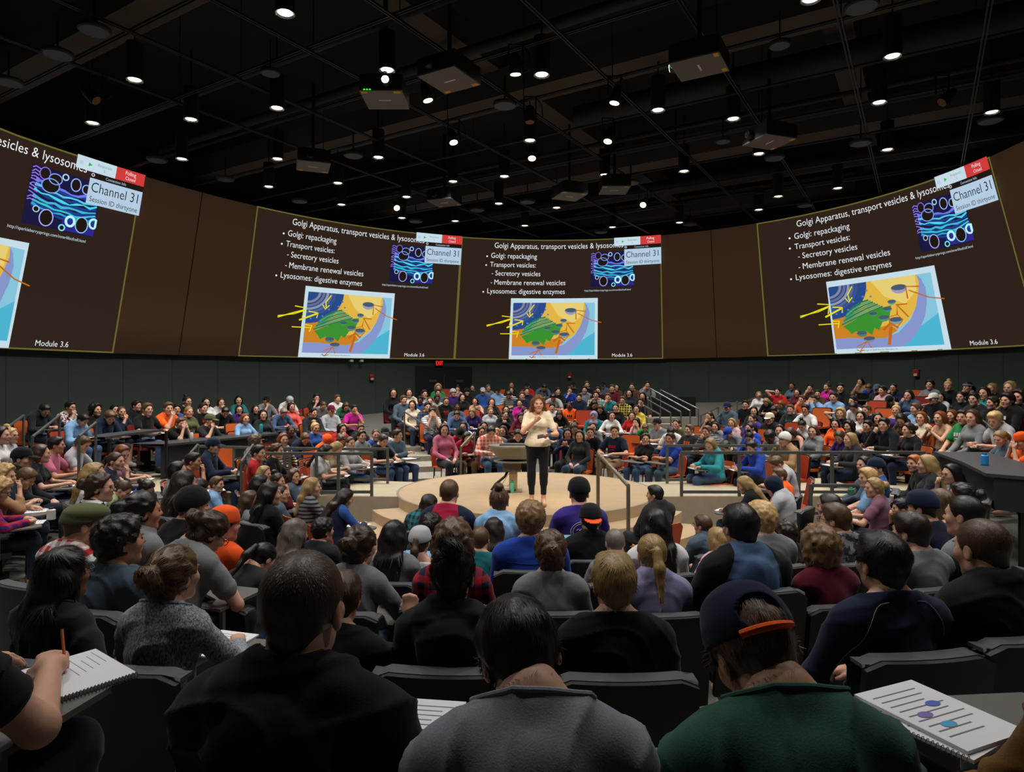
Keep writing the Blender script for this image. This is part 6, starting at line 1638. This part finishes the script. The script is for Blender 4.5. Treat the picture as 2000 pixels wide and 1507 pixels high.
for sd in 'rl':
    W_, E_ = J['wr' + sd] + UP, J['el' + sd] + UP; y = (W_ - E_) / np.linalg.norm(W_ - E_); pm = A3((-.6, 1, 0)) if sd == 'r' else A3((.9, 0, .5)); x = np.cross(y, pm); x /= np.linalg.norm(x); z = np.cross(x, y)
    Mh = np.eye(4, dtype=np.float32); Mh[:3, 0], Mh[:3, 1], Mh[:3, 2], Mh[:3, 3] = x, y, z, W_ + y * .012
    Vh, Qh = hand_geo(POSES['lecture']['h' + sd], sd == 'l'); V1.append((xform(Mh, Vh * .92), Qh, 0))
    if sd == 'l': MHL = Matrix(Mh.tolist())
HM = Matrix.Translation((0, 0, .345)) @ head_matrix(J, 8, 2)
Vh, Qh, mh = head_geo(True, .0055); V, Q, mi = join(V1 + [(xform(HM, Vh), Qh, 0)]); mi[-len(mh):] = mh
lz = at(1050, 985, 9.95)
lect_o = link('person', npmesh('lecturer_body', V, Q, mi, 4), None, Matrix.Translation((lz.x, lz.y, ZS + .012)) @ Matrix.Rotation(math.pi - .05, 4, 'Z'), [skinmat('c99a80'), mat('eye_dark', '1d1512', .25), mat('lip_0', 'a8605a', .5), mat('brow_b', HC['b'][1], .8)],
    label='standing lecturer in a cream T-shirt and black leggings on the round stage', category='person')
link('hair', hair_mesh('v', 2), lect_o, HM, [hairmat('7d5634')])
gP = [(p[0], p[1], p[2], p[3] + .014, p[4] + .014, p[5]) if p[0] == 'c' else (p[0], p[1], tuple(q + .015 for q in p[2])) + tuple(p[3:]) for p in TP + HI + lift(arm_prims(J, 'r', .62, False) + arm_prims(J, 'l', .62, False))]
nk = J['neck'] + UP
link('shirt', npmesh('tee', *solid(gP, .0095, [('c', A3((0, -.05, 1.345)), A3((0, .06, 1.50)), .07, .11, .012)], folds(.005, 3), [lambda X, Y, Z: Z - nk[2] - .03 + 0 * X + 0 * Y, lambda X, Y, Z: .875 - Z + 0 * X + 0 * Y])), lect_o, None, [fabric('d9ccb4')])
link('leggings', npmesh('leggings', *solid(HI + TP[:2] + LEG, .0095, (), folds(.002, 1), [lambda X, Y, Z: .15 - Z + 0 * X + 0 * Y, lambda X, Y, Z: Z - .905 + 0 * X + 0 * Y], .006)), lect_o, None, [fabric('16161a')])
for sg in (1, -1):
    link('shoe', npmesh('flat', *solid([('c', (.088 * sg, -.045, .03), (.105 * sg, .14, .022), .036, .03, .02)], .006, [('e', (.095 * sg, .02, .075), (.03, .06, .03), .006)], None, [lambda X, Y, Z: -.010 - Z + 0 * X + 0 * Y])), lect_o, None, [mat('tan_flat', '9a7f60', .6)])
MB().tube([HM @ Vector(q) for q in ((.082, -.01, .01), (.078, .05, -.03), (.045, .09, -.06))], .003, 6).build('headset_microphone', black_plastic, lect_o, smooth=True)
WM = lect_o.matrix_basis
tb = thing('handheld_tablet', 'thin tablet with pinkish cover held at the waist of the lecturer', 'tablet'); tb.matrix_world = WM @ Matrix.Translation(MHL.to_translation()) @ Matrix.Translation((.045, .075, -.005)) @ Matrix.Rotation(R(-14), 4, 'X') @ Matrix.Rotation(R(12), 4, 'Y')
MB().box(-.10, .10, -.07, .07, -.004, .004).build('tablet_body', mat('tablet_dark', '2b2c30', .3), tb, bevel=.003); MB().box(-.10, .10, -.07, .07, -.009, -.0045).build('cover', mat('tablet_cover', 'b0586a', .5), tb)

# ------------------------------------------------------------------ papers and people cut by the picture edge
def extra_person(px, d, label, hc, hs, gar, col, pose, tone='0', yaw=0, dz=0, legs=False):
    p = at(px, 743, d); ax_ = Vector((AX - p.x, AY - p.y)); ang = math.atan2(-ax_.x, ax_.y); zf = ztier(p.x, p.y) + dz
    fem = hs in FEM; me, M, J_ = body_mesh(pose, fem, yaw, POSES[pose]['hp'], 0, 0, 0, .0075, .0055, False)
    r = link('person', me, None, Matrix.Translation((p.x, p.y, zf)) @ Matrix.Rotation(ang, 4, 'Z'), [skinmat(TONE[tone]), mat('eye_dark', '1d1512', .25), mat('lip_0', 'a8605a', .5), mat('brow_' + hc, HC[hc][1], .8)], label=label, category='person', group='seated audience')
    link('hair', hair_mesh(hs, 3), r, M, [hairmat(HC[hc][1])]); link('shirt', top_mesh(KIND[gar], pose, fem, 0, 0, .0085), r, None, [fabric(HEX[col])])
    link('trousers', legs_mesh('long', pose, fem, .017), r, None, [fabric('1c2430')])
    st = seat('black seat ' + 'cut by the ' + ('left' if px < 0 else 'right') + ' picture edge, nearest row', (p.x, p.y, zf), ang, 1, 'theatre', 'black', True, True)
    return r, st
r1, s1 = extra_person(-300, 1.36, 'person mostly cut by the left edge, writing with a pencil in black T-shirt', 'd', 's', 'tee', 'black', 'write', dz=.03)
nb = thing('spiral_notebook', 'open spiral notebook under the writing hand at the bottom left corner', 'notebook'); nb.matrix_world = s1.matrix_basis @ Matrix.Translation((.13, .39, .7135)) @ Matrix.Rotation(R(-28), 4, 'Z')
MB().box(-.15, .11, -.14, .14, 0, .009).build('page_block', white_paper, nb)
co = MB()
for k in range(34): co.tube([(.118 + .008 * math.cos(a), -.135 + k * .0082, .006 + .008 * math.sin(a)) for a in lins(0, 6.283, 9)], .0012, 4, False)
co.build('wire_spiral', steel, nb, smooth=True)
sc_ = MB()
for k in range(12): sc_.box(-.13 + .02 * (k % 3), -.03 + .01 * (k % 5), .12 - k * .02, .1215 - k * .02, .009, .0094)
sc_.build('handwriting', mat('ink_lines', '6d7078', .8), nb)
hp_ = r1.matrix_basis @ Vector([float(q) for q in skeleton('write', False)['wrr']])
MB().tube([hp_ + Vector((.0, .06, .0)), hp_ + Vector((-.035, .10, .075))], .0038, 7).build('pencil', mat('pencil_yellow', 'b8642a', .5), smooth=True, label='orange pencil in the hand at the bottom left corner', category='pencil')
r2, s2 = extra_person(2190, 1.25, 'person mostly cut by the right edge, curly hair and mustard top', 'b', 'c', 'sweater', 'mustard', 'lap')
def loose(label, px, py, d, rz, w_, h_, tilt=0, name='notebook'):
    p = at(px, py, d); return paper_stack(label, Matrix.Translation(p) @ Matrix.Rotation(R(rz), 4, 'Z') @ Matrix.Rotation(R(tilt), 4, 'X'), name, w_, h_)
def tablet_at(seat_, M): pass
ho = paper_stack('printed handout with small blue diagrams at the bottom right corner', s2.matrix_basis @ Matrix.Translation((-.10, .35, .722)) @ Matrix.Rotation(R(18), 4, 'Z'), 'handout', .21, .28)
nb2 = paper_stack('spiral notebook under the printed handout at the bottom right corner', s2.matrix_basis @ Matrix.Translation((-.12, .34, .713)) @ Matrix.Rotation(R(26), 4, 'Z'), 'notebook', .22, .28, .008)
for x, y, c_ in ((.03, .03, '4a68b0'), (-.04, .0, '7a6aa8'), (-.03, -.05, '4aa0c4')): MB().poly([(x + .022 * math.cos(a), y + .013 * math.sin(a), .0092) for a in lins(0, 5.9, 14)]).build('diagram', mat('diagram_' + c_, c_, .8), ho)
co = MB()
for k in range(26): co.tube([(-.112 + .007 * math.cos(a), -.13 + k * .0103, .005 + .007 * math.sin(a)) for a in lins(0, 6.283, 8)], .0011, 4, False)
co.build('wire_spiral', steel, nb2, smooth=True)
# ------------------------------------------------------------------ empty seats seen between the people
def solve(px, py, h, lo=6.0):
    dd = lo
    while dd < 26:
        p = at(px, py, dd)
        if math.hypot(p.x - SX, p.y - SY) > rwall(math.atan2(p.x - SX, p.y - SY)) - .5 or p.z - ztier(p.x, p.y) < h: break
        dd += .02
    return dd
EMPTY = '''@380 720 5 left-centre tiers
1000 540 orange 920 460 red 1070 460 red 395 620 orange 310 880 orange 720 830 red 1020 880 red 1100 990 orange 1285 700 red-orange 1680 850 orange
@720 690 5.5556 exit-door tiers
790 700 orange 1450 455 orange 1020 620 red 1430 640 orange 1120 690 red-orange 860 455 red-orange 1925 620 orange
@1040 720 5.5556 tiers behind stage
450 600 red-orange 560 530 red-orange 510 450 red-orange 155 450 orange 1060 810 orange 1790 715 orange 1005 520 red
@1300 720 5.5556 right-centre tiers
1690 520 orange 1710 615 orange 620 640 red 820 560 red 1390 680 red-orange 1045 760 orange 1950 380 orange
@1640 700 5.5556 right tiers
840 430 orange 900 510 red 720 570 red 400 555 red-orange 970 950 orange 480 640 orange 1900 760 orange 70 480 orange'''
taken = [(o.location.x, o.location.y) for o in bpy.data.objects if o.name.startswith('person') and o.parent is None]
ids = set()
for ln in EMPTY.splitlines():
    a = ln.split()
    if a[0][0] == '@': ox, oy, k = float(a[0][1:]), float(a[1]), float(a[2]); place = ' '.join(a[3:]); continue
    for x, y, c in zip(a[0::3], a[1::3], a[2::3]):
        px, py = ox + float(x) / k, oy + float(y) / k; dd = solve(px, py, .66); best = dd
        for e in lins(dd - .9, dd + .9, 37):                           # find a free spot on the sight line
            p = at(px, py, e)
            if min(math.hypot(p.x - q[0], p.y - q[1]) for q in taken) > .5 and (abs(e - dd) < abs(best - dd) or best == dd and min(math.hypot(at(px, py, dd).x - q[0], dd - q[1]) for q in taken) <= .5): best = e
        p = at(px, py, best); taken.append((p.x, p.y)); ax_ = Vector((AX - p.x, AY - p.y)); n = ax_.normalized(); hx, hy = p.x + n.x * .24, p.y + n.y * .24
        near = sorted((math.hypot(e['px'] - px, e['py'] - py), e['top_phrase'], phrase(e)[0]) for e in people)
        for q in near:
            lab = f'empty {c} seat by the {q[2]} in {q[1]}, {place}'
            if lab not in ids and len(lab.split()) < 16: break
        ids.add(lab)
        seat(lab, (hx, hy, p.z - .66), math.atan2(-ax_.x, ax_.y), 1, 'theatre', c)

# ------------------------------------------------------------------ bags, cups and bottles
def bottle(label, px, py, z, col, h, r, name='bottle', lid='2a2c2e', rough=.3):
    p = at(px, py, (ZC - z) * F / (py - YH)); t = thing(name, label, name.replace('_', ' '), p)
    MB().lathe([(r * .85, 0), (r, h * .03), (r, h * .78), (r * .55, h * .88)], 18).build('bottle_body' if 'bottle' in name else 'cup_body', mat('vessel_' + col, col, rough), t, smooth=True)
    MB().lathe([(r * .6, h * .87), (r * .6, h)], 14).build('lid', mat('lid_' + lid, lid, .5), t, smooth=True)
bottle('teal water bottle standing on the long curved desk', 510, 845, 1.125, '2a8f96', .24, .037)
bottle('clear plastic bottle beside the person with head in hands', 374, 861, 1.125, 'c4ccd0', .2, .032)
bottle('bright blue travel mug on the broad dark desk at right', 1923, 907, 1.225, '2b8ed0', .15, .045, 'mug', '1d5f94')
bottle('white paper coffee cup with dark lid in the left near rows', 100, 1014, .83, 'c9c8c4', .13, .042, 'coffee_cup')
bottle('blue patterned tumbler on a tablet in the right near rows', 1797, 975, .72, '4a8fc8', .19, .038, 'tumbler', '8fb8d8')
bottle('green topped cup beside the mauve T-shirt person', 1662, 966, .72, '3f7a5c', .1, .04, 'cup', '2a8f60')
def backpack(label, px, py, d, col, rz=0, s=1.0):
    p = at(px, py, d); z = ztier(p.x, p.y); t = thing('backpack', label, 'backpack', (p.x, p.y, z), R(rz)); t.scale = (s, s, s)
    V, Q = solid([('e', (0, 0, .21), (.16, .10, .20), .05), ('e', (0, .09, .14), (.12, .06, .10), .04)], .014, (), folds(.006, 2), [lambda X, Y, Z: .003 - Z + 0 * X + 0 * Y])
    link('bag_body', npmesh('bag', V, Q), t, None, [fabric(col)])
    MB().tube([(-.05, -.02, .40), (-.03, -.02, .45), (.03, -.02, .45), (.05, -.02, .40)], .010, 8).build('grab_handle', black_plastic, t, smooth=True)
    MB().tube([(-.13, .10, .27), (0, .125, .31), (.13, .10, .27)], .006, 6).build('zip', steel, t, smooth=True)
backpack('black backpack under the narrow grey desk on the left', 202, 885, 11.6, '141517', 20)
backpack('dark backpack on the floor before the pink sweater', 885, 925, 13.9, '1b1c22', 10)
backpack('olive bag by the jeans at the end of the left front row', 782, 935, 12.6, '3c3f34', 40, .8)
backpack('camouflage green bag in the left near rows beside the ginger hair', 312, 930, 9.6, '4a4a34', 10, .9)
backpack('bright orange bag under the seats behind the left railing', 715, 925, 13.4, 'd8551c', 0, .8)
backpack('red bag on the floor behind the lectern', 1000, 915, 14.2, '9c1f22', 0, .7)
backpack('pink bag on the floor by the red-brown haired man on the right', 1764, 945, 10.8, 'a86a78', 0, .8)
backpack('navy bag hung beside the orange chairs of the right near rows', 1545, 1000, 8.4, '20263a', 0, .9)
